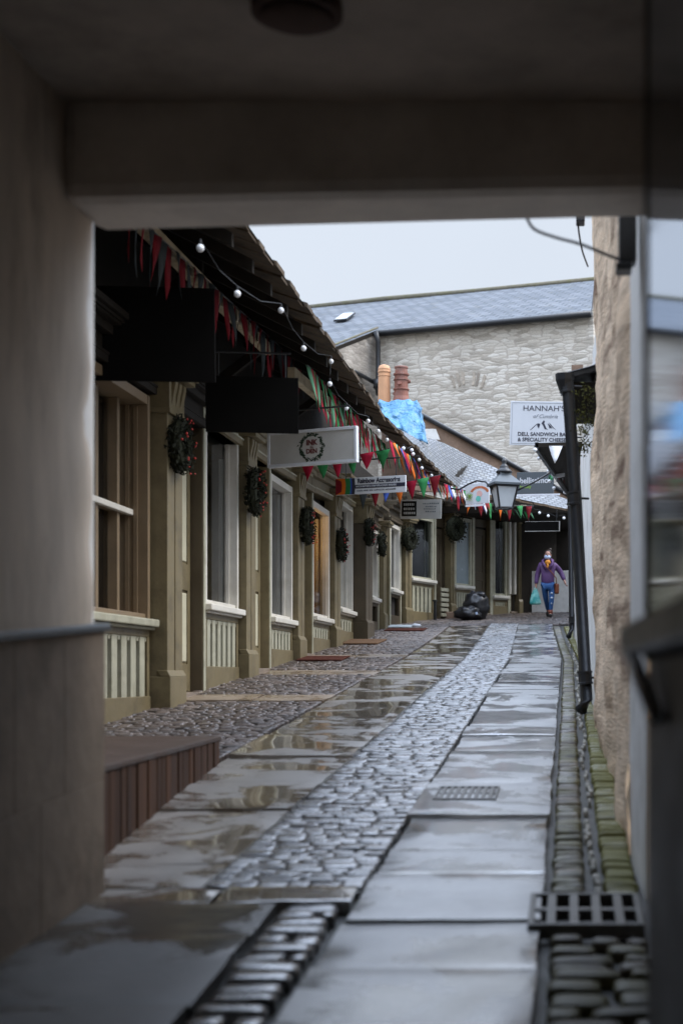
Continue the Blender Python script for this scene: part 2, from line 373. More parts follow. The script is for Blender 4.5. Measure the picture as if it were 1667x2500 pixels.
def slab(mb, x0, x1, y0, y1, gap=.009, dz=0., n=12, th=.07):
    """one worn flagstone: gently dished top, rounded edge"""
    x0 += gap*random.uniform(.5, 1.6); x1 -= gap*random.uniform(.5, 1.6); y0 += gap*random.uniform(.4, 1.6); y1 -= gap*random.uniform(.4, 1.6)
    tilt = random.uniform(-.004, .004); tx = random.uniform(-.004, .004); base = dz+random.uniform(-.009, .009)
    dish = random.uniform(.0, .003)
    vs, fs = [], []; nxx, nyy = n, n
    for j in range(nyy+1):
        for i in range(nxx+1):
            u, v = i/nxx, j/nyy
            e = .0
            if i in (0, nxx) or j in (0, nyy): e = -.0012
            u2 = u if i in (0, nxx) else (u-.5)*.98+.5
            if i == 1: u2 = .01
            if i == nxx-1: u2 = .99
            v2 = .01 if j == 1 else (.99 if j == nyy-1 else v)
            x = x0+(x1-x0)*u2; y = y0+(y1-y0)*v2
            w = math.sin(math.pi*u2)*math.sin(math.pi*v2)
            z = G(y)+base+tilt*(v2-.5)*2+tx*(u2-.5)*2+e-dish*w+.0035*noise.noise(Vector((x*3.3, y*2.3, 3)))+.002*noise.noise(Vector((x*9, y*6, 3)))
            jx = .012*noise.noise(Vector((x*3, y*3, 9))) if e else 0
            vs.append((x+jx, y+jx, z))
    a = (nxx+1)
    for j in range(nyy):
        for i in range(nxx): fs.append((j*a+i, j*a+i+1, (j+1)*a+i+1, (j+1)*a+i))
    rim = [i for i in range(a)]+[j*a+nxx for j in range(1, nyy+1)]+[nyy*a+i for i in range(nxx-1, -1, -1)]+[j*a for j in range(nyy-1, 0, -1)]
    k = len(vs)
    nr = len(rim)
    for i in rim: vs.append(vs[i])
    for i in rim: vs.append((vs[i][0], vs[i][1], vs[i][2]-th))
    for q in range(nr):
        q2 = (q+1) % nr; fs.append((k+q, k+nr+q, k+nr+q2, k+q2))
    mb.add(vs, fs)
def Yof(y):
    Y = H/((y-CY)/F+.076)
    return Y
def joints(start, known, end, lo, hi):
    out = [start]+known
    while out[-1] < end: out.append(out[-1]+random.uniform(lo, hi))
    return out
rs = MB()
jr = joints(2.6, [3.35, 4.05, Yof(2275)+.25, Yof(2114), Yof(2010), Yof(1951), Yof(1874), Yof(1800), Yof(1723), Yof(1689), Yof(1668), Yof(1600)], 31.5, .75, 1.5)
for a, b in zip(jr, jr[1:]):
    if b-a < .12: continue
    s0, s1 = strip_x(a), strip_x(b); slab(rs, (s0[2]+s1[2])/2+.02*random.uniform(-1, 1), (s0[3]+s1[3])/2, a, b)
struct('flagstone_path', rs, 'slab', smooth=True)
ls = MB()
jl = joints(6.05, [Yof(1992)+.1, Yof(1860), Yof(1800), Yof(1737), Yof(1690), Yof(1646), Yof(1600), Yof(1552)], 30.5, .7, 1.5)
for a, b in zip(jl, jl[1:]):
    s0, s1 = strip_x(a), strip_x(b); slab(ls, (s0[0]+s1[0])/2, (s0[1]+s1[1])/2, a, b)
struct('paving', ls, 'slab_brown', smooth=True)
ls = MB()
for a, b in ((1.6, 2.5), (2.5, 3.4), (3.4, 4.4), (4.4, 5.25), (5.25, 5.75)): slab(ls, -1.96, -1.17, a, b)
struct('passage_floor', ls, 'floor_shade', smooth=True)
ls = MB(); slab(ls, -1.96, -1.45, 5.76, 6.04); slab(ls, -1.45, -.88, 5.76, 6.05); struct('cross_paving', ls, 'slab_brown', smooth=True)

def stone(mb, x0, x1, y0, y1, dz, dome, gap, hv=.006):
    g = gap
    ax0, ax1, ay0, ay1 = x0+g*random.uniform(.3, 1.2), x1-g*random.uniform(.3, 1.2), y0+g*random.uniform(.3, 1.2), y1-g*random.uniform(.3, 1.2)
    if ax1-ax0 < .02 or ay1-ay0 < .02: return
    cx, cy = (ax0+ax1)/2, (ay0+ay1)/2; hz = dz+random.uniform(-hv, hv)
    tl = random.uniform(-.05, .05); tl2 = random.uniform(-.07, .07); jit = [(random.uniform(.88, 1.03), random.uniform(.86, 1.04)) for _ in range(8)]
    vs = []
    rings = ((1.0, -.045), (1.0, -dome), (.92, -dome*.3), (.7, 0))
    k = 8
    for s, z in rings:
        for q in range(k):
            a = 2*math.pi*(q+.5)/k
            # rounded rectangle
            ux = math.copysign(abs(math.cos(a))**.22, math.cos(a)); uy = math.copysign(abs(math.sin(a))**.22, math.sin(a)); ux *= jit[q][0]; uy *= jit[q][1]
            x = cx+(ax1-ax0)/2*ux*s; y = cy+(ay1-ay0)/2*uy*s
            vs.append((x, y, G(y)+hz+z+tl*(x-cx)+tl2*(y-cy)))
    vs.append((cx, cy, G(cy)+hz+.001))
    fs = []
    for r in range(3):
        for q in range(k): fs.append((r*k+q, r*k+(q+1) % k, (r+1)*k+(q+1) % k, (r+1)*k+q))
    for q in range(k): fs.append((3*k+q, 3*k+(q+1) % k, 4*k))
    mb.add(vs, fs)
def cobbles(mb, fx0, fx1, y0, y1, wr, lr, dz=0, dome=.016, gap=.009, skip=None):
    y = y0
    while y < y1:
        dy = random.uniform(*lr); x = fx0(y); xe = fx1(y)
        while x < xe-.02:
            dx = random.uniform(*wr)
            if xe-x-dx < wr[0]*.6: dx = xe-x
            if not (skip and skip(x+dx/2, y+dy/2)):
                oy = random.uniform(-.012, .012)
                stone(mb, x, x+dx, y+oy, y+dy+oy, dz, dome, gap)
            x += dx
        y += dy
cm = MB()
cobbles(cm, lambda y: -1.165, lambda y: -.91, 2.6, 5.72, (.12, .26), (.10, .15), -.004, .024, .012)
cobbles(cm, lambda y: strip_x(y)[1], lambda y: strip_x(y)[2]-.006, 6.06, 32, (.07, .20), (.06, .11), -.002, .0045, .002)
struct('cobbled_lane', cm, 'cobble', smooth=True)
bd = MB()
for i in range(56):
    y = 6.0+i*.46; a_, b_ = strip_x(y), strip_x(y+.46)
    bd.add([(a_[1]-.04, y, G(y)-.016), (a_[2]-.01, y, G(y)-.016), (b_[2]-.01, y+.46, G(y+.46)-.016), (b_[1]-.04, y+.46, G(y+.46)-.016)], [(0, 1, 2, 3)])
struct('joint_bedding', bd, 'bed', smooth=True)
gut = MB()
def grate_zone(x, y): return 5.22 < y < 5.92 and -.2 < x < .36
def gx0(y): return strip_x(y)[3]+.015
def gx1(y): return .31 if y < 14 else (.24 if y < 27 else .1)
cobbles(gut, gx0, lambda y: gx0(y)+.165, 5.95, 31, (.15, .17), (.055, .115), -.016, .02, .013)
cobbles(gut, gx0, lambda y: .30, 2.6, 5.25, (.12, .28), (.09, .15), -.010, .024, .015)
struct('cobbled_gutter', gut, 'cobble_moss', smooth=True)
gut = MB(); cobbles(gut, lambda y: gx0(y)+.225, gx1, 5.95, 31, (.14, .22), (.055, .115), -.006, .02, .013)
struct('gutter_edge_cobbles', gut, 'cobble_green', smooth=True)
ch = MB(); y = 5.95
while y < 26:
    x = gx0(y)+.195+.018*math.sin(y*2.3)+random.uniform(-.012, .012); l = random.uniform(.05, .16); w_ = random.uniform(.010, .021)
    if random.random() < .8: stone(ch, x-w_, x+w_, y, y+l, -.018, .010, .003)
    y += l
struct('gutter_channel', ch, 'mortar', smooth=True)
# terrace in front of the shops
FP = [(-4.0, 9.0), (-4.0, 28.4), (-3.95, 30.2), (-3.78, 32.2), (-3.08, 34.1), (-2.12, 35.6), (-1.34, 36.4), (-.2, 37.2)]
def front_x(Y):
    for (xa, ya), (xb, yb) in zip(FP, FP[1:]):
        if ya <= Y <= yb: return xa+(xb-xa)*(Y-ya)/(yb-ya)
    return FP[-1][0]
rows = [(14.35, 15.05), (17.95, 18.75), (21.4, 22.0)]
def in_rows(x, y): return any(a-.05 < y < b+.05 for a, b in rows)
tc = MB()
cobbles(tc, lambda y: front_x(y)-.1, lambda y: strip_x(y)[0]-.02, 9.95, 31, (.08, .17), (.06, .095), .006, .013, .007, in_rows)
cobbles(tc, lambda y: front_x(y), lambda y: .15, 32.0, 37.0, (.10, .22), (.08, .13), .0, .016, .008)
cobbles(tc, lambda y: -4.0, lambda y: strip_x(31)[1], 31, 32.0, (.10, .22), (.08, .13), .0, .016, .008)
struct('cobbled_terrace', tc, 'cobble_dry', smooth=True)
fb = MB()
for a, b in rows:
    slab(fb, -4.15, -3.2, a, b, dz=.004); slab(fb, -3.2, strip_x(a)[0]-.01, a, b, dz=.004)
struct('threshold_paving', fb, 'flag_buff', smooth=True)

# raised brown edging platform at the foot of the terrace
t = thing('raised_step', 'red-brown boarded step beside the left wall of the passage', 'step', (-2.6, 8.2, G(8)))
zt = H-.44
bt = MB()
n = 30
for i in range(n):
    y0 = 6.35+(9.95-6.35)*i/n; y1 = 6.35+(9.95-6.35)*(i+1)/n-.012
    xa = -2.16-.075*(y0-6.35); xb = -2.16-.075*(y1-6.35); o = random.uniform(0, .012)
    bt.prism([(xa-o, y0, G(y0)-.1), (xb-o, y1, G(y1)-.1), (xb-o, y1, zt-.02), (xa-o, y0, zt-.02)], (-.06, 0, 0))
obj('facing_boards', bt, 'brick_edge', t, bevel=.004)
bt = MB(); bt.prism([(-2.15, 6.3, zt-.018), (-2.43, 9.97, zt-.018), (-4.2, 9.97, zt-.018), (-4.2, 6.3, zt-.018)], (0, 0, .03)); obj('top_board', bt, 'board_top', t, bevel=.006)
bt = MB(); bt.box(-4.2, -2.5, 6.4, 9.9, G(6)-.2, zt-.03); obj('core', bt, 'ground', t)

def drain(name, label, x0, x1, y0, y1, nxh, nyh, bar=.018, mat='iron_wet', dz=.004):
    t = thing(name, label, 'drain grate', ((x0+x1)/2, (y0+y1)/2, G((y0+y1)/2)))
    sl = .076
    def bx(mb, a, b, c, d, z0, z1):
        v = []
        for z in (z0, z1):
            for y in (c, d):
                for x in (a, b): v.append((x, y, G(y)+z))
        mb.add(v, [(0, 2, 3, 1), (4, 5, 7, 6), (0, 1, 5, 4), (2, 6, 7, 3), (0, 4, 6, 2), (1, 3, 7, 5)])
    f = MB(); e = bar*1.3
    bx(f, x0, x1, y0, y0+e, -.04, dz); bx(f, x0, x1, y1-e, y1, -.04, dz); bx(f, x0, x0+e, y0+e, y1-e, -.04, dz-.001); bx(f, x1-e, x1, y0+e, y1-e, -.04, dz-.001)
    obj('frame', f, mat, t, bevel=.003)
    b = MB()
    for i in range(1, nxh):
        x = x0+(x1-x0)*i/nxh; bx(b, x-bar, x+bar, y0+e, y1-e, -.03, dz-.002)
    for j in range(1, nyh):
        y = y0+(y1-y0)*j/nyh; bx(b, x0+e, x1-e, y-bar*1.2, y+bar*1.2, -.03, dz-.003)
    obj('bars', b, mat, t, bevel=.003); return t
drain('drain_grate', 'cast iron gully grate with ten openings in the cobbled gutter', -.155, .285, 5.34, 5.86, 5, 2, .018, dz=.018)
drain('drain_cover', 'small slotted metal cover set in the right row of flagstones', -.79, -.42, 8.25, 8.72, 9, 2, .012, dz=.016)

# ------------------------------------------------------------------ the passage (its end frames the picture)
t = thing('passage_building', 'dark covered passage with stained plaster wall and low beam framing the lane', 'building', (-.8, 5.5, G(5.5)))
PB = t
def rough_wall(pts_xy, z0, z1, amp, step=.12, back=(0, 0), seed=0, edge=.0):
    """vertical wall following a plan polyline with hand-made unevenness"""
    mb = MB(); P2 = []
    for (xa, ya), (xb, yb) in zip(pts_xy, pts_xy[1:]):
        n = max(1, int(math.hypot(xb-xa, yb-ya)/step))
        for i in range(n): P2.append((xa+(xb-xa)*i/n, ya+(yb-ya)*i/n))
    P2.append(pts_xy[-1]); nz = max(2, int((z1-z0)/step))
    for j in range(nz+1):
        z = z0+(z1-z0)*j/nz
        for i, (x, y) in enumerate(P2):
            d = amp*(noise.noise(Vector((x*1.2+seed, y*1.2, z*1.2)))+.5*noise.noise(Vector((x*4+seed, y*4, z*4))))
            k = edge*noise.noise(Vector((seed+7, i*.01, z*3.1))) if i == 0 or i == len(P2)-1 else 0
            mb.add([(x+d, y+d*.3+k, z)], [])
    a = len(P2)
    for j in range(nz):
        for i in range(a-1): mb.f.append((j*a+i, j*a+i+1, (j+1)*a+i+1, (j+1)*a+i))
    return mb
ZS = H+(CY-540)/F*6.0          # underside of the beam
ZC = H+2.24                    # ceiling
zl = lambda y: H+.2075+.064*(y-6)
w = rough_wall([(-1.97, -7), (-1.97, 5.8), (-1.98, 5.93), (-2.03, 6.0), (-2.6, 6.02)], -.8, ZC+.02, .012, .09, seed=2)
for p in w.v:
    if p.y > 5.6: p.x -= .07*max(0, noise.noise(Vector((1, 4, p.z*2.6)))+.15)*min(1, (p.y-5.6)/.3); p.y -= .05*max(0, noise.noise(Vector((8, 4, p.z*3.5))))
obj('plaster_wall', w, 'plaster', t, smooth=True)
ab = MB()      # ashlar blocks below the ledge
for row, (za, zb) in enumerate(((-.7, .33), (.33, .93), (.93, 1.55))):
    ya = -2.2
    yj = [-2.2, -.4, 1.3, 2.9, 4.3, 5.25, 5.97] if row % 2 else [-2.2, .3, 2.2, 3.6, 5.0, 5.5, 5.975]
    for a, b in zip(yj, yj[1:]):
        s = .064
        ab.prism([(-1.945, a+.0006, za+s*(a-6)+.0006), (-1.945, b-.0006, za+s*(b-6)+.0006), (-1.945, b-.0006, zb+s*(b-6)-.0006), (-1.945, a+.0006, zb+s*(a-6)-.0006)], (-.08, 0, 0))
obj('ashlar_base', ab, 'ashlar', t, bevel=.003)
lg = MB(); lg.prism([(-1.925, -6, zl(-6)-.020), (-1.925, 6.0, zl(6)-.020), (-1.925, 6.0, zl(6)+.010), (-1.925, -6, zl(-6)+.010)], (-.12, 0, 0)); obj('ledge', lg, 'slate_sign', t, bevel=.01)
bm_ = MB()     # the beam: its face looks at the camera, its underside catches daylight
bm_.add([(-1.99, 5.56, ZS), (.40, 5.56, ZS+.045), (.40, 6.02, ZS+.075), (-1.99, 6.02, ZS+.01),
         (-1.99, 5.56, ZC+.06), (.40, 5.56, ZC+.06), (.40, 6.02, ZC+.06), (-1.99, 6.02, ZC+.06)],
        [(0, 3, 2, 1), (4, 5, 6, 7), (0, 1, 5, 4), (1, 2, 6, 5), (2, 3, 7, 6), (3, 0, 4, 7)])
obj('beam', bm_, 'beam_lit', t, bevel=.06)
cl = MB(); cl.box(-2.1, .75, -7, 5.59, ZC, ZC+.05); obj('ceiling', cl, 'ceiling', t)
up = MB(); up.box(-9, -2.0, 5.2, 6.0, -1, 9); up.box(-2.0, .42, 5.6, 5.98, ZC+.07, 9); up.box(.42, 5, 5.2, 6.0, -1, 9); up.box(-9, -1.5, -8, -7.2, -1, 9); up.box(-.3, 5, -8, -7.2, -1, 9); up.box(-1.5, -.3, -7.9, -7.3, 1.9, 9)  # unseen rear wall, its gap opened to let light onto the beam
up.box(-9, 5, -7, 5.2, 8, 9); up.box(-9, -8.6, -7, 5, -1, 8); up.box(4.6, 5, -7, 5, -1, 8)
obj('upper_storey', up, 'render', t)
# right-hand shop window inside the passage
wx = lambda y: .25-.0245*y
pn = MB(); ya, yb = .3, 3.13
pn.add([(wx(ya), ya, H+.12), (wx(yb), yb, H+.12), (wx(yb), yb, H+1.75), (wx(ya), ya, H+1.75)], [(0, 1, 2, 3)])
wf = MB()
wf.prism([(wx(3.12)-.004, 3.12, H+.03), (wx(3.12)-.004, 3.12, H+1.85), (wx(3.12)+.07, 3.12, H+1.85), (wx(3.12)+.07, 3.12, H+.03)], (-.002, .06, 0))
wf.prism([(wx(.2)-.012, .2, H+1.75), (wx(3.12)-.012, 3.12, H+1.75), (wx(3.12)-.012, 3.12, H+1.85), (wx(.2)-.012, .2, H+1.85)], (.08, 0, 0))
fr = obj('window_frame', wf, 'olive_dark', t, bevel=.006)
obj('pane', pn, 'pane_near', fr)
sl = MB(); sl.prism([(wx(.1)-.06, .1, H+.045), (wx(3.22)-.056, 3.22, H+.045), (wx(3.22)-.056, 3.22, H+.108), (wx(.1)-.06, .1, H+.108)], (.14, 0, 0)); obj('sill', sl, 'iron', fr, bevel=.008)
lw = MB(); lw.prism([(wx(-1)+.01, -1, -.6), (wx(3.18)+.005, 3.18, -.6), (wx(3.18)+.005, 3.18, H+.044), (wx(-1)+.01, -1, H+.044)], (.4, 0, 0))
obj('stall_riser', lw, 'olive_dark', t, bevel=.01)
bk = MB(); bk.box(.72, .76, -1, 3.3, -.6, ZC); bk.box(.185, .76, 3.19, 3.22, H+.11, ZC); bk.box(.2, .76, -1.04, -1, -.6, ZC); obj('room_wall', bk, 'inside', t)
uw = MB(); uw.prism([(wx(-6), -6, H+1.851), (wx(3.3), 3.3, H+1.851), (wx(3.3), 3.3, ZC), (wx(-6), -6, ZC)], (.3, 0, 0)); uw.prism([(wx(-6), -6, -.6), (wx(-1), -1.05, -.6), (wx(-1), -1.05, H+1.851), (wx(-6), -6, H+1.851)], (.3, 0, 0)); obj('side_wall', uw, 'olive_dark', t)
rw = rough_wall([(.40, 3.5), (.37, 5.0), (.34, 6.05)], -.3, ZC, .014, .1, seed=5); obj('side_wall', rw, 'plaster', t, smooth=True)
# grab rail running down to the camera
hr = thing('handrail', 'short pale metal rail sloping down at the right edge of the passage', 'handrail', P(1475, 1570, 2.9))
a, b = P(1442, 1490, 3.12), P(1508, 1650, 2.72)
h1 = MB(); h1.tube([a, a*.7+b*.3, b], .017, 10); obj('rail', h1, 'chrome', hr, smooth=True)
for q_ in (a, b):
    h1 = MB(); h1.tube([q_, q_+Vector((.11, 0, .01))], .009); obj('bracket', h1, 'iron', hr, smooth=True)
# round bulkhead lamp on the ceiling
bl = thing('ceiling_lamp', 'round unlit bulkhead lamp on the passage ceiling', 'lamp', (-.90, 4.72, ZC))
c = Vector((-.90, 4.72, ZC)); m_ = MB(); m_.lathe(c, [(.145, -.001), (.15, -.02), (.15, -.05), (.13, -.055)], 28); obj('housing', m_, 'lamp_brown', bl, smooth=True)
m_ = MB(); m_.lathe(c, [(.125, -.056), (.11, -.07), (.07, -.082), (.01, -.087)], 28); obj('diffuser', m_, 'lamp_brown', bl, smooth=True)
# cable and junction box at the mouth of the passage
jb = thing('junction_box', 'black bracket box on the wall end under the beam', 'bracket', P(1432, 560, 6.3))
m_ = MB(); c = P(1434, 548, 6.3); m_.box(c.x-.028, c.x+.05, c.y-.05, c.y+.05, c.z-.115, c.z+.16); obj('box', m_, 'iron', jb, bevel=.01)
m_ = MB(); m_.box(c.x-.04, c.x+.03, c.y-.055, c.y+.055, c.z-.15, c.z-.118); obj('clamp', m_, 'iron', jb, bevel=.006)
def cable(name, label, pts, r):
    sm = []
    for i in range(len(pts)-1):
        p0, p1, p2, p3 = pts[max(i-1, 0)], pts[i], pts[i+1], pts[min(i+2, len(pts)-1)]
        for k in range(6):
            u = k/6; sm.append(.5*((2*p1)+(p2-p0)*u+(2*p0-5*p1+4*p2-p3)*u*u+(3*p1-p0-3*p2+p3)*u**3))
    sm.append(pts[-1]); mb = MB(); mb.tube(sm, r, 6)
    return tag(obj(name, mb, 'iron', smooth=True), label, 'cable')
cable('cable', 'thick drooping cable from the beam to the black box', [P(1205, 490, 6.1), P(1225, 525, 6.15), P(1275, 545, 6.2), P(1330, 560, 6.25), P(1385, 582, 6.3), P(1426, 598, 6.3)], .007)
cable('cable', 'thin loose wire hanging beside the top of the pale wall', [P(1327, 500, 12), P(1328, 530, 12.1), P(1336, 575, 12.5), P(1349, 612, 13)], .008)
tag(obj('light_fitting', MB().box(*[q for p in zip(P(1322, 512, 12), P(1342, 490, 12)) for q in sorted(p)][:2], 11.95, 12.1, P(1322, 512, 12).z, P(1322, 492, 12).z), 'iron', bevel=.01), 'small black fitting at the top of the pale wall', 'light fitting')

# ------------------------------------------------------------------ right-hand side
t = thing('rubble_house', 'tall pale rough stone wall at the right, mouth of the passage', 'house', (.6, 9, G(9)))
w = rough_wall([(.33, 6.02), (.292, 6.75)], -.2, 3.75, .006, .1, seed=4); obj('painted_corner', w, 'render', t, smooth=True)
w = rough_wall([(.31, 6.72), (.305, 6.9), (.235, 13.15), (.25, 13.2), (2.5, 13.2)], -.2, 5.8, .06, .085, seed=11, edge=.0)
for p in w.v:
    tz = 3.75+.29*(min(p.y, 13.2)-6); p.z = -.2+(p.z+.2)*(tz+.2)/6.0  # unseen wall top kept low and raked to admit sky light
obj('wall', w, 'rubble', t, smooth=True)
m_ = MB(); m_.prism([(.36, 6.1, 3.72), (.36, 13.2, 5.78), (2.5, 13.2, 5.3), (2.5, 6.1, 3.24)], (0, 0, .05)); obj('roof', m_, 'slate_far', t, uv=None)
# the lower white house beyond
t = thing('white_house', 'white rendered house beyond the pale stone wall, with black drainpipes', 'house', (.5, 18, G(18)))
w = rough_wall([(.30, 13.22), (.255, 13.6), (.16, 22), (.115, 27), (.25, 28.0), (1.3, 29.2)], .6, 4.6, .02, .15, seed=21); obj('wall', w, 'render', t, smooth=True)
m_ = MB(); m_.box(.33, 5, 13.3, 29, 4.5, 4.7); obj('roof', m_, 'slate', t)
m_ = MB()
e0, e1 = P(1286, 858, 13.4), P(1354, 840, 13.35)
m_.prism([e0, e1, e1+Vector((.5, 0, .2)), e1+Vector((.5, 0, .08)), e0+Vector((0, 0, -.07))], (0, .75, 0)); obj('hood', m_, 'iron', t, bevel=.01)
m_ = MB(); m_.box(.0, .3, 13.5, 14.1, e0.z-.35, e0.z-.06); obj('hood_bracket', m_, 'timber_dark', t)
m_ = MB(); q = P(1322, 850, 14.2); m_.box(q.x-.045, q.x+.07, 14.3, 14.6, q.z-.08, q.z+.075); obj('brick_stub', m_, 'brown_wall', t)
def downpipe(parent, pts, r, ks):
    m = MB(); m.tube(pts, r, 10); o = obj('downpipe', m, 'iron', parent, smooth=True)
    for k in ks:
        m = MB()
        c = Vector(pts[0]).lerp(Vector(pts[-2]), k); d = (Vector(pts[-2])-Vector(pts[0])).normalized()
        m.tube([c-d*.062, c-d*.045, c-d*.04, c+d*.04, c+d*.045, c+d*.062], [r*1.25, r*1.25, r*1.12, r*1.12, r*1.25, r*1.25], 10)
        m.tube([c, c+Vector((.14, .03, 0))], .012, 6)
        obj('bracket', m, 'iron', o, smooth=False)
    return o
downpipe(t, [P(1300, 872, 13.3), P(1304, 900, 13.3), P(1322, 1160, 13.3), P(1346, 1608, 13.3), P(1334, 1630, 13.2)], .060, (.02, .37, .93))
downpipe(t, [P(1306, 1030, 26.5), P(1307, 1060, 26.5), P(1312, 1445, 26.5), P(1305, 1462, 26.3)], .05, (.03, .95))
m_ = MB(); c = P(1296, 874, 13.3); m_.lathe(c, [(.05, -.1), (.085, 0), (.09, .06)], 8); obj('hopper', m_, 'iron', t)
# canopy of the far shop on the right
t = thing('side_canopy', 'dark timber shop canopy below the hanging deli sign', 'canopy', P(1270, 1100, 23))
a, b = P(1229, 1027, 20.8), P(1302, 1133, 27)
m_ = MB(); m_.prism([a, b, b+Vector((.9, 0, .05)), a+Vector((.75, 0, .02))], (0, 0, .06)); obj('canopy_roof', m_, 'timber_dark', t)
m_ = MB(); m_.prism([a+Vector((-.01, 0, -.05)), b+Vector((-.01, 0, -.05)), b+Vector((-.01, 0, .07)), a+Vector((-.01, 0, .07))], (.05, 0, 0)); obj('fascia', m_, 'iron', t)
m_ = MB(); m_.prism([P(1265, 1090, 23.9), P(1296, 1086, 23.9), P(1296, 1094, 23.9), P(1272, 1098, 23.9)], (0, .05, 0)); obj('rail', m_, 'white', t)

def foliage_thing(name, label, cat, blobs, mat, n, s, stem=None, group=None):
    t = thing(name, label, cat, blobs[0][0], group=group); m = MB()
    for c, r in blobs:
        for _ in range(n):
            d = Vector((random.gauss(0, .5), random.gauss(0, .5), random.gauss(0, .5)))
            m.leaf(Vector(c)+d*r, s*random.uniform(.6, 1.3))
    obj('foliage', m, mat, t)
    m = MB(); m.tube([Vector(blobs[0][0])+Vector((.08, 0, -.06)), blobs[0][0], blobs[-1][0]], .008, 5); obj('stem', m, 'timber_dark', t)
    return t
foliage_thing('wall_plant', 'mossy green plant growing out of the wall behind the drainpipe', 'plant', [(P(1345, 905, 13.3), .09), (P(1340, 950, 13.3), .11), (P(1338, 990, 13.3), .10), (P(1343, 1025, 13.3), .08), (P(1348, 970, 13.3), .10)], 'moss', 90, .018)

# ------------------------------------------------------------------ shops on the left
def Wm(x, y, ang): return Matrix.Translation((x, y, 0)) @ Matrix.Rotation(ang, 4, 'Z')
WL = Wm(-4.0, 0, R(90))        # local x runs up the lane, local y goes into the building, z is world height

def bay(root, W, u0, u1, zb, zs, zt, ns=6, rec=.24, dark=False, mull=(), transom=None, frame='cream', back='inside', pane='pane', jamb='cream', sill='cream'):
    # stall riser: framed boarding
    m = MB(W); m.box(u0, u1, .10, .14, zb-.4, zs-.03); bkp = m; m = MB(W)
    m.box(u0, u1, -.01, .099, zb-.4, zb+.2); m.box(u0, u1, 0, .06, zs-.17, zs-.03); m.box(u0, u0+.07, 0.001, .06, zb+.2, zs-.17); m.box(u1-.07, u1, .001, .06, zb+.2, zs-.17)
    sr = obj('stall_riser', m, 'olive_dark' if dark else 'olive', root, bevel=.006); obj('backing', bkp, 'dark_gap', sr)
    if not dark:
        m = MB(W); pw = (u1-u0-.14)/ns
        for i in range(ns):      # square-edged pales, with the rail above cut in shallow arches
            a = u0+.07+pw*i+pw*.22; b = a+pw*.56; zz = zs-.17
            m.box(a, b, .008, .085, zb+.19, zz+.01)
            for q0, q1, dz in ((a-pw*.22, a-pw*.10, .045), (a-pw*.10, a, .075), (b, b+pw*.12, .075), (b+pw*.12, b+pw*.22, .045)): m.box(q0, q1, .012, .05, zz-.09+dz, zz+.001)
        obj('boarding', m, 'olive_pale', sr, bevel=.004)
    # window
    m = MB(W); g = rec
    m.box(u0, u0+.07, -.005, g+.05, zs, zt); m.box(u1-.07, u1, -.005, g+.05, zs, zt); m.box(u0+.07, u1-.07, 0, g+.05, zt-.09, zt); m.box(u0+.07, u1-.07, .02, g+.05, zs, zs+.05)
    for s in (.09, .17):
        m.box(u1-.07-.018, u1-.07, s, s+.045, zs+.05, zt-.09)
    fr = obj('window', m, frame, root, bevel=.005)
    if jamb != 'cream':
        m = MB(W); m.box(u1-.112, u1-.088, .08, g-.001, zs+.05, zt-.09); obj('inner_jamb', m, jamb, fr, bevel=.004)
    if mull or transom:
        m = MB(W)
        for u in mull: m.box(u-.035, u+.035, g-.09, g+.04, zs+.05, zt-.09)
        if transom: m.box(u0+.07, u1-.07, g-.07, g+.03, transom-.03, transom+.03)
        obj('glazing_bar', m, 'cream' if transom is None else 'tan_frame', fr, bevel=.006)
        if transom:
            m = MB(W); m.box(u0+.07, u1-.07, g-.13, g-.071, transom-.035, transom+.02); obj('transom', m, 'cream', fr, bevel=.006)
    m = MB(W); m.add([(u0+.07, g, zs+.05), (u1-.07, g, zs+.05), (u1-.07, g, zt-.09), (u0+.07, g, zt-.09)], [(0, 1, 2, 3)]); obj('pane', m, pane, fr)
    m = MB(W); m.box(u0-.04, u1+.04, -.085, .02, zs-.075, zs-.002); m.box(u0-.02, u1+.02, -.05, .0, zs-.105, zs-.076); obj('sill', m, sill, fr, bevel=.012)
    # display space behind the glass
    m = MB(W); m.box(u0, u1, 1.3, 1.34, zb, zt+.1); m.box(u0-.03, u0, g+.06, 1.34, zb, zt+.1); m.box(u0, u1, g+.06, 1.3, zs-.12, zs-.06); m.box(u0, u1, g+.06, 1.3, zt+.02, zt+.08)
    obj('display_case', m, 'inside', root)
    m = MB(W); m.box(u1, u1+.03, g+.06, 1.34, zs-.06, zt+.02); obj('side_panel', m, back, root)
    return fr
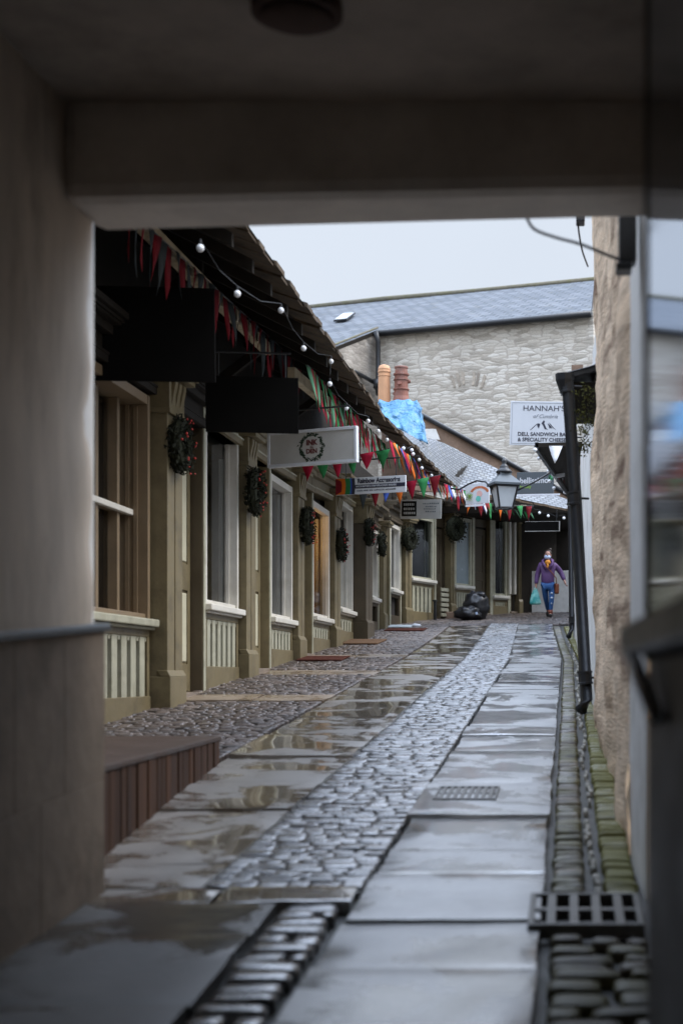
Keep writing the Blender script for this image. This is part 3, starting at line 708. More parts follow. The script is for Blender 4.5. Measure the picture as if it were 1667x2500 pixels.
def pilaster(root, W, u0, u1, zb, zt, pr=.09, wreath_=False, mat='olive'):
    m = MB(W); um = (u0+u1)/2; g = .02
    m.box(u0, um-g, -pr, .1, zb-.4, zt-.42); m.box(um+g, u1, -pr, .1, zb-.4, zt-.42); m.box(um-g, um+g, -pr+.03, .1, zb-.4, zt-.42)
    p = obj('pilaster', m, mat, root, bevel=.005)
    m = MB(W); m.box(u0-.02, u1+.03, -pr-.035, .1, zb-.41, zb+.28); m.prism([(u0-.02, -pr-.035, zb+.28), (u1+.03, -pr-.035, zb+.28), (u1+.03, -pr-.002, zb+.34), (u0-.02, -pr-.002, zb+.34)], (0, .1, 0)); obj('plinth', m, mat, p, bevel=.006)
    m = MB(W); m.box(u0-.02, u1+.02, -pr-.03, .1, zt-.43, zt-.38); m.box(u0, u1, -pr-.02, .1, zt-.38, zt-.08)
    for k in range(3):
        a = u0+(u1-u0)*(.14+.28*k); m.prism([(a, -pr-.02, zt-.34), (a, -pr-.06, zt-.14), (a, -pr-.06, zt-.1), (a, -pr-.02, zt-.1)], ((u1-u0)*.16, 0, 0))
    m.box(u0-.04, u1+.04, -pr-.12, .1, zt-.08, zt-.03); m.box(u0-.06, u1+.06, -pr-.15, .1, zt-.03, zt+.03)
    obj('capital', m, 'olive', p, bevel=.005)
def door(root, W, u0, u1, zb, zt, rec=.13, mat='olive', pm='door_paint'):
    m = MB(W); m.box(u0, u1, rec, rec+.05, zb+.05, zt)
    m.box(u0, u0+.1, rec-.02, rec, zb+.05, zt); m.box(u1-.1, u1, rec-.02, rec, zb+.05, zt); h = zt-zb
    for a, b in ((.02, .12), (.40, .50), (.93, 1.0)): m.box(u0+.1, u1-.1, rec-.021, rec, zb+h*a, zb+h*b)
    d = obj('door', m, mat, root, bevel=.005)
    m = MB(W)
    for a, b in ((.13, .39), (.51, .92)): m.box(u0+.12, u1-.12, rec-.012, rec+.001, zb+h*a, zb+h*b)
    obj('panel', m, pm, d, bevel=.01)
    m = MB(W); c = Vector((u0+.07, rec-.05, zb+h*.46)); m.ball(c, .025, 8, 6); m.tube([c, c+Vector((0, .05, 0))], .01, 6); obj('handle', m, 'iron', d, smooth=True)
    m = MB(W); m.box(u0-.05, u1+.05, -.06, rec+.1, zb-.3, zb+.045); obj('threshold', m, 'flag_buff', root, bevel=.01)
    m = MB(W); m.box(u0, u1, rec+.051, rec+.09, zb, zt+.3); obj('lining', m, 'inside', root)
def post(root, W, u0, u1, zb, zt, d=.16, mat='olive_dark', edge='olive_pale'):
    m = MB(W); m.box(u0, u1, -.0, d, zb-.4, zt); p = obj('post', m, mat, root, bevel=.006)
    m = MB(W); m.box(u0+.01, u1-.005, -.014, -.002, zb-.1, zt-.02); obj('architrave', m, edge, p, bevel=.003)
def cornice(root, W, u0, u1, z0, z1, mat='olive'):
    dz = lambda u: (z1-z0)*(u-u0)/(u1-u0) if u1 > u0 else 0
    m = MB(W)
    for d0, h0, h1 in ((.0, -.02, .30), (-.05, -.02, .05), (-.09, .22, .30), (-.16, .30, .35), (-.22, .35, .41)):
        m.prism([(u0, d0, z0+h0), (u1, d0, z1+h0), (u1, d0, z1+h1), (u0, d0, z0+h1)], (0, .2-d0+random.uniform(0, .004), 0))
    c = obj('cornice', m, mat, root, bevel=.006)
    m = MB(W)
    for d0, h in ((-.06, .045), (-.185, .32)): m.prism([(u0, d0, z0+h), (u1, d0, z1+h), (u1, d0, z1+h+.022), (u0, d0, z0+h+.022)], (0, .03, 0))
    obj('moulding', m, 'olive_pale' if mat == 'olive' else mat, c)
def shop(label, Y): return thing('shop', label, 'shop', (-4.0, Y, G(Y)), (0, 0, R(90)), 'shops under the long slate roof')

A = lambda rel: H+rel
s1 = shop('nearest shop on the left with tan sash window above wide slatted boarding', 12.6)
bay(s1, WL, 11.0, 13.6, G(12.6), A(.53), A(2.66), 9, .26, mull=(12.6, 13.2), transom=A(1.55), frame='tan_frame', sill='olive_pale')
pilaster(s1, WL, 13.67, 14.2, G(14), A(2.95), .15); door(s1, WL, 14.2, 15.55, G(14.9), A(2.62), .15); post(s1, WL, 15.56, 15.66, G(15.6), A(2.95), .16)
cornice(s1, WL, 11.3, 15.6, A(2.70), A(2.72), 'timber_dark')  # cornice coloured dark to paint the shade under the eaves
s2 = shop('second shop from the passage, cream window over boarding, beside the black hanging board', 16.5)
bay(s2, WL, 15.68, 17.25, G(16.5), A(.79), A(2.92), 6, .15)
pilaster(s2, WL, 17.30, 17.8, G(17.5), A(2.98), .09); door(s2, WL, 17.8, 19.0, G(18.4), A(2.68), .13); post(s2, WL, 19.0, 19.1, G(19), A(2.95), .14, 'olive')
cornice(s2, WL, 15.62, 19.05, A(2.80), A(2.80))
s3 = shop('third shop from the passage, bright cream window frame behind the wreath sign', 20)
bay(s3, WL, 19.12, 20.62, G(19.9), A(.785), A(2.72), 6, .14, back='white_board')
pilaster(s3, WL, 20.66, 21.15, G(20.9), A(3.02), .08); door(s3, WL, 21.15, 22.16, G(21.6), A(2.7), .13); post(s3, WL, 22.16, 22.26, G(22.1), A(2.95), .14, 'olive')
cornice(s3, WL, 19.07, 22.2, A(2.80), A(2.86))
s4 = shop('fourth shop from the passage, window glowing with warm bulbs', 23.2)
bay(s4, WL, 22.28, 23.82, G(23), A(.93), A(2.74), 6, .05, back='warm_wall')
pilaster(s4, WL, 23.9, 24.5, G(24.2), A(3.1), .08); post(s4, WL, 24.55, 24.7, G(24.5), A(3.0), .1, 'olive')
cornice(s4, WL, 22.22, 24.75, A(2.87), A(2.98))
for k, (u, z) in enumerate(((22.9, 2.45), (23.1, 2.25), (22.8, 2.1), (23.2, 2.5))):
    tb = thing('pendant_bulb', 'small warm bulb hanging inside the glowing shop window', 'bulb', WL @ Vector((u, .5, A(z))), group='warm bulbs in the fourth shop window')
    m = MB(WL); m.ball((u, .5, A(z)), .022, 8, 6); obj('globe', m, 'warm_bulb', tb, smooth=True)
    m = MB(WL); m.tube([(u, .5, A(z)+.02), (u, .5, A(2.76))], .004, 5); obj('flex', m, 'iron', tb)
s5 = shop('fifth shop from the passage, narrow window with white board inside', 25.6)
bay(s5, WL, 24.75, 26.4, G(25.5), A(1.165), A(3.1), 5, .22, back='white_board', pane='pane')
m = MB(WL); m.box(24.9, 26.3, .36, .38, A(1.2), A(3.0)); obj('blind', m, 'white_board', s5)
pilaster(s5, WL, 26.45, 27.3, G(26.8), A(3.25), .24, mat='olive_dark'); cornice(s5, WL, 24.75, 27.4, A(3.10), A(3.15))
door(s5, WL, 27.3, 28.3, G(27.8), A(2.95), .13)

# shops where the row bends to the right
def on_front(x):
    """where the picture column x meets the bent shop front"""
    k = (x-CX)/F
    for (xa, ya), (xb, yb) in zip(FP[1:], FP[2:]):
        den = (xb-xa)-k*(yb-ya)
        if abs(den) < 1e-9: continue
        s = (k*ya-xa)/den
        if -.001 <= s <= 1.001: return Vector((xa+(xb-xa)*s, ya+(yb-ya)*s, 0))
    return Vector((k*36.8, 36.8, 0))
def seg(x0, x1):
    a, b = on_front(x0), on_front(x1); d = b-a
    return Wm(a.x, a.y, math.atan2(d.y, d.x)), d.length, (a+b)/2
def far_shop(label, x0, x1, ysill, yhead, ns, parts, **kw):
    kw.setdefault('frame', 'olive_pale')
    W, l, c = seg(x0, x1); zb = G(c.y)
    s = thing('shop', label, 'shop', (c.x, c.y, zb), (0, 0, math.atan2(W[1][0], W[0][0])), 'shops under the long slate roof')
    zs = H+(CY-ysill)/F*c.y; zt_ = H+(CY-yhead)/F*c.y
    bay(s, W, .06, l-.06, zb, zs, zt_, ns, kw.pop('rec', .05), **kw)
    post(s, W, -.06, .05, zb, zt_+.15, .14, 'olive'); post(s, W, l-.05, l+.06, zb, zt_+.15, .14, 'olive')
    cornice(s, W, -.08, l+.08, zt_+.06, zt_+.06, 'olive_dark')
    for kind, a, b in parts:
        W2, l2, c2 = seg(a, b); z2 = G(c2.y)
        if kind == 'door': door(s, W2, .03, l2-.03, z2, z2+2.15, .14, 'olive_dark', 'olive_dark')
        elif kind == 'pil': pilaster(s, W2, 0, l2, z2, zt_+.2, .1)
        m = MB(W2); m.box(-.02, l2+.02, .12, .2, z2+2.2 if kind == 'door' else z2, 5.4); obj('wall_panel', m, 'olive_dark', s)
    return s
far_shop('narrow shop just past the big dark pilaster', 849, 868, 1373, 1215, 4, [('pil', 870, 876), ('door', 877, 893)], dark=True, rec=.14, frame='cream')
far_shop('shop with a black lower panel where the row starts to bend', 895, 919, 1355, 1205, 4, [('pil', 922, 936)], dark=True, rec=.14, frame='cream')
far_shop('dark windowed shop with five broad pale slats below', 940, 998, 1330, 1185, 5, [('door', 1002, 1026), ('pil', 1028, 1036)], frame='olive_pale')
far_shop('shop with a frosted grey blue window above the bin bags', 1040, 1086, 1345, 1190, 6, [('door', 1090, 1124)], pane='frosted')
far_shop('last shop of the row with tall twin window at the far end', 1128, 1168, 1368, 1178, 6, [('door', 1171, 1186), ('pil', 1187, 1192)], mull=(.62, .8), frame='olive_pale')

# ------------------------------------------------------------------ the long roof over the shops
rf = thing('shop_row', 'long low building with overhanging dark slate roof above the left shops', 'building', (-4.4, 16, G(16)))
ZE = H+3.64
E = [(-2.6, 5.95), (-2.6, 12.0), (-2.6, 16.5), (-2.6, 20.4), (-2.45, 22.76), (-2.36, 24.9), (-2.25, 26.6), (-2.17, 28.0), (-1.72, 28.9), (-1.06, 29.65), (-.04, 31.4), (.6, 32.2)]
T = [Vector((-7.0, 5.95, 7.3)), Vector((-7.0, 12, 7.3)), Vector((-7.0, 16.5, 7.3)), Vector((-6.6, 21.5, 7.1)), P(925, 990, 25.0), P(1000, 1010, 27.3), P(1050, 1034, 29.4), P(1085, 1050, 30.7), P(1125, 1068, 31.4), P(1185, 1098, 31.6), P(1290, 1142, 32.5), P(1340, 1160, 33)]
m = MB(); uv = []; acc = 0
for i, ((x, y), tp) in enumerate(zip(E, T)):
    if i: acc += math.hypot(x-E[i-1][0], y-E[i-1][1])
    e = Vector((x, y, ZE+.02)); n = 8
    for k in range(n+1):
        q = e.lerp(tp, k/n); q.z += .025*noise.noise(Vector((q.x, q.y, 5)))
        m.add([q], []); uv.append((acc, (tp-e).length*k/n))
for i in range(len(E)-1):
    for k in range(8): m.f.append((i*9+k, (i+1)*9+k, (i+1)*9+k+1, i*9+k+1))
obj('slates', m, 'slate', rf, uv=uv)
m = MB()
for i, ((x, y), tp) in enumerate(zip(E, T)): q_ = Vector((x, y, ZE)).lerp(tp, .30/(tp-Vector((x, y, ZE))).length); m.add([q_+Vector((0, 0, -.07)), tp+Vector((0, 0, -.09))], [])
m.f = [(2*i, 2*i+1, 2*i+3, 2*i+2) for i in range(len(E)-1)]
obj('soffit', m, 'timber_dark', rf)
# ragged eave: the butt ends of the slates seen from below
m = MB()
for (xa, ya), (xb, yb) in zip(E, E[1:]):
    d = Vector((xb-xa, yb-ya, 0)); l = d.length; d.normalize(); nrm = Vector((d.y, -d.x, 0)); s = 0
    while s < l:
        w = random.uniform(.22, .36); p = Vector((xa, ya, ZE))+d*s; o = random.uniform(-.02, .03); z = random.uniform(-.012, .012)
        a = p+nrm*o; b = a+d*(w-.008)
        m.prism([a+Vector((0, 0, z-.02)), b+Vector((0, 0, z-.02)), b-nrm*.36+Vector((0, 0, z+.10)), a-nrm*.36+Vector((0, 0, z+.10))], (0, 0, .045)); s += w
obj('eave_slates', m, 'timber_brown', rf)
y = 7.0
while y < 20.5:
    m = MB(); m.prism([(-2.72, y, ZE-.17), (-4.6, y, ZE+.78), (-4.6, y, ZE+.90), (-2.72, y, ZE-.06)], (0, .07, 0)); obj('rafter', m, 'timber_dark', rf); y += .75
for a, b, xx, z0, z1 in ((10.5, 16.3, -3.4, 3.56, 3.66), (16.4, 22.5, -3.15, 3.42, 3.72)):
    m = MB(); m.prism([(xx, a, H+z0), (xx, b, H+z1), (xx, b, H+z1+.13), (xx, a, H+z0+.13)], (-.09, 0, 0)); obj('purlin', m, 'purlin', rf, bevel=.008)
for y in (13.2, 16.2, 19.4, 22.2):
    m = MB(); m.prism([(-4.1, y+.01, H+3.2), (-3.4, y+.01, H+3.75), (-3.4, y+.01, H+3.87), (-4.1, y+.01, H+3.34)], (0, .07, 0)); obj('bracket', m, 'timber_dark', rf, bevel=.006)
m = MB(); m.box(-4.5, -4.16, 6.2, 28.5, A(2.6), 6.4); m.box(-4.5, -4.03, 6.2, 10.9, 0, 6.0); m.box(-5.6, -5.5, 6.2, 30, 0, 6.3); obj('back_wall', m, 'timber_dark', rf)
m = MB()
for (xa, ya), (xb, yb) in zip(FP[1:], FP[2:]):
    d = Vector((xb-xa, yb-ya, 0)).normalized(); nn = Vector((-d.y, d.x, 0))*.22
    m.prism([(xa+nn.x, ya+nn.y, 0), (xb+nn.x, yb+nn.y, 0), (xb+nn.x, yb+nn.y, 5.6), (xa+nn.x, ya+nn.y, 5.6)], (nn.x*.5, nn.y*.5, 0))
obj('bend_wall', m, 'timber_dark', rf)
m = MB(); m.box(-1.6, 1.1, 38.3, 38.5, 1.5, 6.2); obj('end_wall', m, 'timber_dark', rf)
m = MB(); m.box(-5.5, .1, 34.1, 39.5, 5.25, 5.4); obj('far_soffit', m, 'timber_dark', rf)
m = MB(); a, b = P(1215, 1312, 36.95), P(1330, 1310, 36.7); m.prism([(a.x, a.y, 2.6), (b.x, b.y, 2.6), b, a], (.02, .2, 0)); tag(obj('low_wall', m, 'render', bevel=.01), 'low white wall behind the walking woman', 'wall')

wh = thing('corner_house', 'white house round the bend beyond the drainpipes', 'house', (1.2, 34, G(34)))
m = MB(); m.box(1.1, 1.4, 29.6, 42, 1.0, 5.6); obj('wall', m, 'render', wh)
m = MB(); m.box(1.06, 1.099, 33.2, 34.2, G(34)+.9, G(34)+2.2); w_ = obj('window', m, 'slate_sign', wh)
m = MB(); m.box(1.0, 1.2, 33.1, 34.3, G(34)+.8, G(34)+.895); obj('sill', m, 'render', w_)

# chimney with pots, wrapped in a tarpaulin
cy = 25.8; c0 = P(920, 1000, cy)
ck = thing('chimney', 'chimney stack with one buff and one red-brown pot', 'chimney', c0)
m = MB(); a, b = P(876, 925, cy), P(962, 925, cy); m.box(a.x, b.x, cy, cy+.5, 4.9, a.z-.01); obj('stack', m, 'brown_wall', ck, bevel=.01)
pc = P(882, 922, cy+.25); ks = .9
m = MB(); m.lathe(pc, [(r*ks, z*ks) for r, z in [(.125, -.03), (.125, .1), (.120, .5), (.128, .505), (.128, .53), (.120, .535), (.120, .58), (.132, .585), (.132, .61), (.12, .62), (.125, .66), (.10, .72), (.05, .74)]], 20); obj('chimney_pot', m, 'pot_buff', ck, smooth=False, label='smooth buff chimney pot with a hooded top')
pc = P(921, 922, cy+.25)
m = MB(); m.lathe(pc, [(r*ks, z*ks) for r, z in [(.18, -.03), (.17, .03), (.15, .10), (.145, .22), (.165, .23), (.165, .25), (.14, .26), (.14, .42), (.158, .425), (.158, .445), (.135, .45), (.135, .52), (.16, .53), (.16, .56), (.13, .57), (.125, .66), (.14, .67), (.14, .70), (.12, .71)]], 20)
for q, z in ((0, .36), (2.6, .15), (4.6, .3)):
    d = Vector((math.cos(q), math.sin(q), 0)); m.tube([pc+d*.11+Vector((0, 0, z)), pc+d*.17+Vector((0, 0, z+.01))], [.04, .03], 8)
obj('chimney_pot', m, 'pot_red', ck, label='ribbed red-brown chimney pot with stub vents')
# tarpaulin: a wrap round the stack with a long tail pulled down to the right
m = MB(); nu, nv = 44, 20
top = [(862, 930), (872, 922), (905, 921), (940, 918), (958, 921), (968, 936)]
bot = [(872, 950), (888, 964), (915, 987), (945, 1003), (975, 1016), (982, 1018)]
def along(poly, s):
    s *= len(poly)-1; i = min(int(s), len(poly)-2); f = s-i
    return poly[i][0]*(1-f)+poly[i+1][0]*f, poly[i][1]*(1-f)+poly[i+1][1]*f
for j in range(nv+1):
    for i in range(nu+1):
        u, v = i/nu, j/nv
        xa, ya = along(top, u); xb, yb = along(bot, u)
        fold = math.sin(u*26+v*2.2+3*noise.noise(Vector((u*3, v*2, 1))))*(.025+.06*v)+.09*noise.noise(Vector((u*7, v*4, 4)))
        dep = cy-.06-.25*v-.2*(1-(2*u-1)**2)*v+fold*.8+.7*max(0, abs(u-.5)-.4)*3*(1-v)-.35*v*u
        jx = 5*noise.noise(Vector((u*9, v*5, 7)))+(4*noise.noise(Vector((v*9, 2, 3))) if i in (0, nu) else 0); jy = 7*noise.noise(Vector((u*8, 3, 5)))*(1 if j in (0, 1, nv) else .3)
        p = P(xa*(1-v)+xb*v+fold*20*v+jx-(7*v*(1-v) if u > .9 else 0), ya*(1-v)+yb*v+jy, dep); m.add([p], [])
a_ = nu+1
m.f = [(j*a_+i, j*a_+i+1, (j+1)*a_+i+1, (j+1)*a_+i) for j in range(nv) for i in range(nu) if not (.80 < i/nu < .88 and .15 < j/nv < .42)]
tag(obj('tarpaulin', m, 'tarp', smooth=True, solid=.012), 'crumpled bright blue tarpaulin tied round the chimney stack', 'tarpaulin')

# raking wall behind the bent roof
rk = thing('gable_wall', 'brown stone wall with black raking gutter sloping down behind the far roof', 'wall', P(1080, 1030, 34))
top = [P(930, 940, 33.5), P(970, 958, 33.5), P(1085, 1020, 33.6), P(1200, 1084, 33.8), P(1330, 1152, 34)]
m = MB(); m.prism(top+[Vector((top[-1].x, 34, 5.72)), Vector((top[0].x, 33.5, 5.72))], (0, .4, 0)); obj('wall', m, 'brown_wall', rk)
m = MB(); m.tube([p+Vector((0, -.04, .03)) for p in top], .06, 8); obj('gutter', m, 'iron', rk, smooth=True)
m = MB(); q = [P(985, 1006, 31.5), P(1020, 1018, 31.6), P(1052, 1034, 31.7), P(1050, 1040, 31.6), P(1015, 1027, 31.5), P(985, 1014, 31.4)]; m.prism(q, (0, .03, 0)); obj('flashing', m, 'lead', rk)
m = MB(); q = [P(960, 985, 33.3), P(1000, 985, 33.3), P(1010, 1010, 33.3), P(960, 1008, 33.3)]; m.prism(q, (0, .08, 0)); obj('render_patch', m, 'render', rk)

# ------------------------------------------------------------------ the big stone barn behind
eL, eR = P(868, 757, 52.0), P(1362, 711, 49.1)
d = (eR-eL); ang = math.atan2(d.y, d.x); hdir = Vector((d.x, d.y, 0)).normalized(); back = Vector((-hdir.y, hdir.x, 0))
bn = thing('stone_barn', 'big grey rubble stone building with blue slate roof behind the lane', 'building', (eL.x, eL.y, 2.8), (0, 0, ang))
slope = (back*1.0+Vector((0, 0, .44))).normalized(); nrm = hdir.cross(slope).normalized()
rl, rr_ = ray_plane(690, 709, eL, nrm), ray_plane(1365, 643, eL, nrm)
rk1 = ray_plane(730, 812, eL, nrm)
def quad_uv(pts, o, ux, vx): return [((p-o).dot(ux), (p-o).dot(vx)) for p in pts]
pts = [eL-slope*.25, eR-slope*.25, rr_, rl, rk1-hdir*2-slope*1.0, rk1]
m = MB(); m.add(pts, [(0, 1, 2, 3, 4, 5)])
o = obj('slates', m, 'slate_far', bn, uv=quad_uv(pts, eL, hdir, slope))
m = MB(); m.prism([p-nrm*.02 for p in pts], -nrm*.12); obj('roof_deck', m, 'timber_dark', bn)
m = MB(); m.tube([rl, rl.lerp(rr_, .3)+Vector((0, 0, .05)), rl.lerp(rr_, .6), rr_], .13, 8); obj('ridge', m, 'ridge_tile', bn, smooth=True)
m = MB(); m.prism([Vector((eL.x, eL.y, -2)), Vector((eR.x, eR.y, -2)), eR, eL], back*.6)
obj('wall', m, 'barn', bn)
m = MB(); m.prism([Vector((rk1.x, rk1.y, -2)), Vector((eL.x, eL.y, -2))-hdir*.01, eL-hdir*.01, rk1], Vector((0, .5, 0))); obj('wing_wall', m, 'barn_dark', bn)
m = MB(); m.tube([eL-slope*.28+Vector((0, 0, -.10)), eR-slope*.28+Vector((0, 0, -.10))], .12, 8); g_ = obj('gutter', m, 'iron', bn, smooth=True)
m = MB(); m.tube([rk1+Vector((0, -.1, .05)), eL+Vector((0, -.1, .05))], .04, 6); obj('verge', m, 'ridge_tile', bn)
m = MB(); a = P(858, 768, 51.4); m.tube([P(862, 760, 51.4), P(868, 785, 51.5), P(868, 870, 51.5), P(865, 885, 51.3), P(868, 905, 51.4), P(885, 918, 51.5)], .085, 8)
m.tube([P(770, 828, 50.2), P(862, 880, 51.3)], .08, 8); m.box(*sorted((P(858, 880, 51.2).x, P(874, 880, 51.2).x)), 51.1, 51.4, P(862, 892, 51.2).z, P(862, 872, 51.2).z); obj('downpipe', m, 'iron', bn, smooth=True)
sk = [ray_plane(x, y, eL+nrm*.06, nrm) for x, y in ((766, 739), (796, 736), (816, 721), (788, 723))]
m = MB(); m.prism(sk, nrm*.06 if nrm.z > 0 else -nrm*.06); s_ = obj('skylight', m, 'iron', bn)
cc = sum(sk, Vector())/4; m = MB(); m.prism([cc+(p-cc)*.85+nrm*.065*(1 if nrm.z > 0 else -1) for p in sk], nrm*.01); obj('pane', m, 'lampglass', s_)
m = MB()
for x, y in ((1046, 748), (1270, 729)):
    q = ray_plane(x, y, eL-back*.05, back); m.prism([q+hdir*-.12+Vector((0, 0, -.12)), q+hdir*.12+Vector((0, 0, -.12)), q+hdir*.12+Vector((0, 0, .12)), q-hdir*.12+Vector((0, 0, .12))], back*.1)
obj('gutter_outlet', m, 'iron', bn)
m = MB()
for f in (-.95, -.6, -.3, .38, .62, .98):
    x = 1073+f*36; y = 868+abs(f)**2*8
    q = ray_plane(x, y, eL-back*.03, back); dd = (hdir*f*.35+Vector((0, 0, 1))).normalized(); ss = dd.cross(back).normalized()
    m.prism([q-dd*.22-ss*.05, q-dd*.25+ss*.04, q+dd*.25+ss*.05, q+dd*.20-ss*.055], back*.1)
obj('arch_stones', m, 'arch_stone', bn)

# ------------------------------------------------------------------ hanging signs
from mathutils import Euler
def text(root, W, s, x, z, h, mat, dy=-.003, align='CENTER', sx=1.0, shear=0, name='lettering', bold=0):
    cu = bpy.data.curves.new('lettering', 'FONT'); cu.body = s; cu.size = h*1.38; cu.align_x = align; cu.align_y = 'CENTER'; cu.extrude = .0015; cu.shear = shear; cu.offset = bold
    tmp = bpy.data.objects.new('tmp', cu); COL.objects.link(tmp); dg = bpy.context.evaluated_depsgraph_get(); dg.update()
    me = tmp.evaluated_get(dg).to_mesh(); vs = [v.co.copy() for v in me.vertices]; fs = [list(p.vertices) for p in me.polygons]
    tmp.evaluated_get(dg).to_mesh_clear(); bpy.data.objects.remove(tmp); bpy.data.curves.remove(cu)
    m = MB(W); m.add([(x+v.x*sx, dy-v.z, z+v.y) for v in vs], fs)
    return obj(name, m, mat, root)
def sign(label, tl, tr, h_px, Y0, Y1, mat, th=.03, frame=None, hang=.25, brk='iron'):
    a, b = P(*tl, Y0), P(*tr, Y1); dv = b-a; w = dv.length; hh = h_px/F*(Y0+Y1)/2
    rz = math.atan2(dv.y, dv.x); ry = -math.asin(dv.z/w)
    mid = (a+b)/2; rot = Euler((0, ry, rz)); c = mid-rot.to_matrix() @ Vector((0, 0, hh/2))
    t = thing('hanging_sign', label, 'sign', c, (0, ry, rz), 'hanging shop signs'); W = MW[t.name]
    m = MB(W); m.box(-w/2, w/2, 0, th, -hh/2, hh/2); obj('board', m, mat, t, bevel=.003)
    if frame:
        m = MB(W); f = min(.03, hh*.08); m.box(-w/2-.004, w/2+.004, -.014, th+.01, hh/2-f, hh/2+.006); m.box(-w/2-.004, w/2+.004, -.014, th+.01, -hh/2-.006, -hh/2+f)
        m.box(-w/2-.005, -w/2+f, -.013, th+.009, -hh/2+f, hh/2-f); m.box(w/2-f, w/2+.005, -.013, th+.009, -hh/2+f, hh/2-f); obj('frame', m, frame, t, bevel=.004)
    if hang:
        m = MB(W)
        for x in (-w*.36, w*.36): m.tube([(x, th/2, hh/2), (x, th/2, hh/2+hang)], .006, 6)
        m.tube([(-w*.5, th/2, hh/2+hang), (w*.42, th/2, hh/2+hang)], .012, 6); obj('bracket', m, brk, t)
    return t, W, w, hh
def bar(root, W, x0, x1, z0, z1, mat, name='stripe', dy=-.003, dp=.002):
    m = MB(W); m.box(x0, x1, dy, dy+dp, z0, z1); return obj(name, m, mat, root)
sign('larger black board nearest the passage, extended to fill the dark under the eaves', (200, 655), (492, 662), 216, 12.2, 12.35, 'black', .04, None, 0)  # board enlarged upward to stand in for the darkness there
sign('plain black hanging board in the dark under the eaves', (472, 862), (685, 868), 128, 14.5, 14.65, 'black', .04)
t, W, w, h = sign('ivory framed sign with a round wreath emblem', (615, 995), (818, 979), 80, 17.0, 16.6, 'offwhite', .04, 'white')
m = MB(W); random.seed(3)
for k in range(190):
    q = random.uniform(0, 2*math.pi); rr = h*.36+random.gauss(0, h*.028); s = random.uniform(.010, .024); a2 = q+random.uniform(-1.3, 1.3)+1.57
    c = Vector((rr*math.cos(q), -.002-.0001*k*.02, rr*math.sin(q))); d1 = Vector((math.cos(a2), 0, math.sin(a2)))*s; d2 = Vector((-math.sin(a2), 0, math.cos(a2)))*s*.45
    m.add([c-d1, c+d2, c+d1, c-d2], [(0, 1, 2, 3)])
obj('wreath_emblem', m, 'green_ink', t)
text(t, W, 'INK', 0, h*.13, h*.15, 'maroon', bold=.004); text(t, W, 'the', -.0, h*.0, h*.06, 'maroon'); text(t, W, 'DEN', -.0, -h*.12, h*.13, 'maroon', bold=.003)
# rainbow sign
t, W, w, h = sign('long white sign with rainbow bands at its left end', (771, 1100), (931, 1091), 38, 20.2, 19.8, 'white', .025)
text(t, W, 'Rainbow Accessories', w*.12, h*.28, h*.29, 'ink', sx=.84, bold=.003)
bar(t, W, -w*.33, w*.495, -h*.16, h*.07, 'ink'); text(t, W, 'WATCH BATTERY & STRAP REPLACEMENT AVAILABLE', w*.085, -h*.045, h*.115, 'white', -.006, sx=.72)
text(t, W, "SCARVES   PURSES   BAGS   ALARM CLOCKS   HATS & GLOVES", w*.085, -h*.30, h*.085, 'ink', sx=.82)
for k, (cn, r) in enumerate((('ink', .30), ('blue', .255), ('green', .235), ('orange', .165), ('darkred', .11))):
    m = MB(W); n = 14; cx = -w*.5-.02; r0 = r*w
    poly = [(-w*.499, -.0035-.0012*k, -h*.49)]+[(cx+r0*math.cos(-.40+.80*i/n)-.04*w*0, -.0035-.0012*k, max(-h*.49, min(h*.49, r0*1.6*math.sin(-.40+.80*i/n)))) for i in range(n+1)]+[(-w*.499, -.0035-.0012*k, h*.49)]
    m.add(poly, [list(range(len(poly)))]); obj('rainbow_band', m, cn, t)
# worn grey sign
t, W, w, h = sign('worn grey sign with a dark square at its left', (919, 1148), (1013, 1147), 44, 24.2, 24.0, 'grey_sign', .025)
bar(t, W, -w*.46, -w*.1, -h*.36, h*.42, 'black', 'dark_square')
m = MB(W)
for z, a, b in ((.28, .05, .42), (.12, .12, .36), (0, .08, .38), (-.14, .12, .34)):
    x = w*a
    while x < w*b:
        l = random.uniform(.012, .03); m.box(x, x+l, -.003, -.001, h*z-.007, h*z+.007+random.uniform(0, .01)); x += l+.010
obj('faded_lettering', m, 'slate_sign', t)
m = MB(W)
for z in (.25, .02, -.2):
    x = -w*.41
    while x < -w*.15:
        l = random.uniform(.012, .03); m.box(x, x+l, -.006, -.004, h*z-.02, h*z+.02); x += l+.012
obj('faded_lettering', m, 'grey_sign', t)
# small bright sign
t, W, w, h = sign('small white sign with an orange arch and green posy', (1068, 1112), (1122, 1108), 47, 25.2, 25.0, 'white', .025, None, .0)
m = MB(W); n = 16
for i in range(n):
    a0, a1 = .35+2.35*i/n, .35+2.35*(i+.8)/n; ro, ri = h*.44, h*.33
    m.add([(w*.10+ri*1.3*math.cos(a0), -.003, -h*.08+ri*math.sin(a0)), (w*.10+ro*1.3*math.cos(a0), -.003, -h*.08+ro*math.sin(a0)), (w*.10+ro*1.3*math.cos(a1), -.003, -h*.08+ro*math.sin(a1)), (w*.10+ri*1.3*math.cos(a1), -.003, -h*.08+ri*math.sin(a1))], [(0, 1, 2, 3)])
obj('orange_arch', m, 'orange', t)
def disc(root, W, x, z, r, mat, dy, name):
    m = MB(W); m.add([(x+r*math.cos(2*math.pi*i/18), dy, z+r*math.sin(2*math.pi*i/18)) for i in range(18)], [list(range(18))]); obj(name, m, mat, root)
disc(t, W, w*.1, -h*.02, h*.16, 'pink', -.003, 'pink_spot'); disc(t, W, w*.05, -h*.26, h*.14, 'teal', -.004, 'teal_spot')
m = MB(W)
for _ in range(90): m.leaf((-w*.33+random.gauss(0, .03), -.02+random.uniform(-.01, .01), -h*.12+random.gauss(0, .035)), .014)
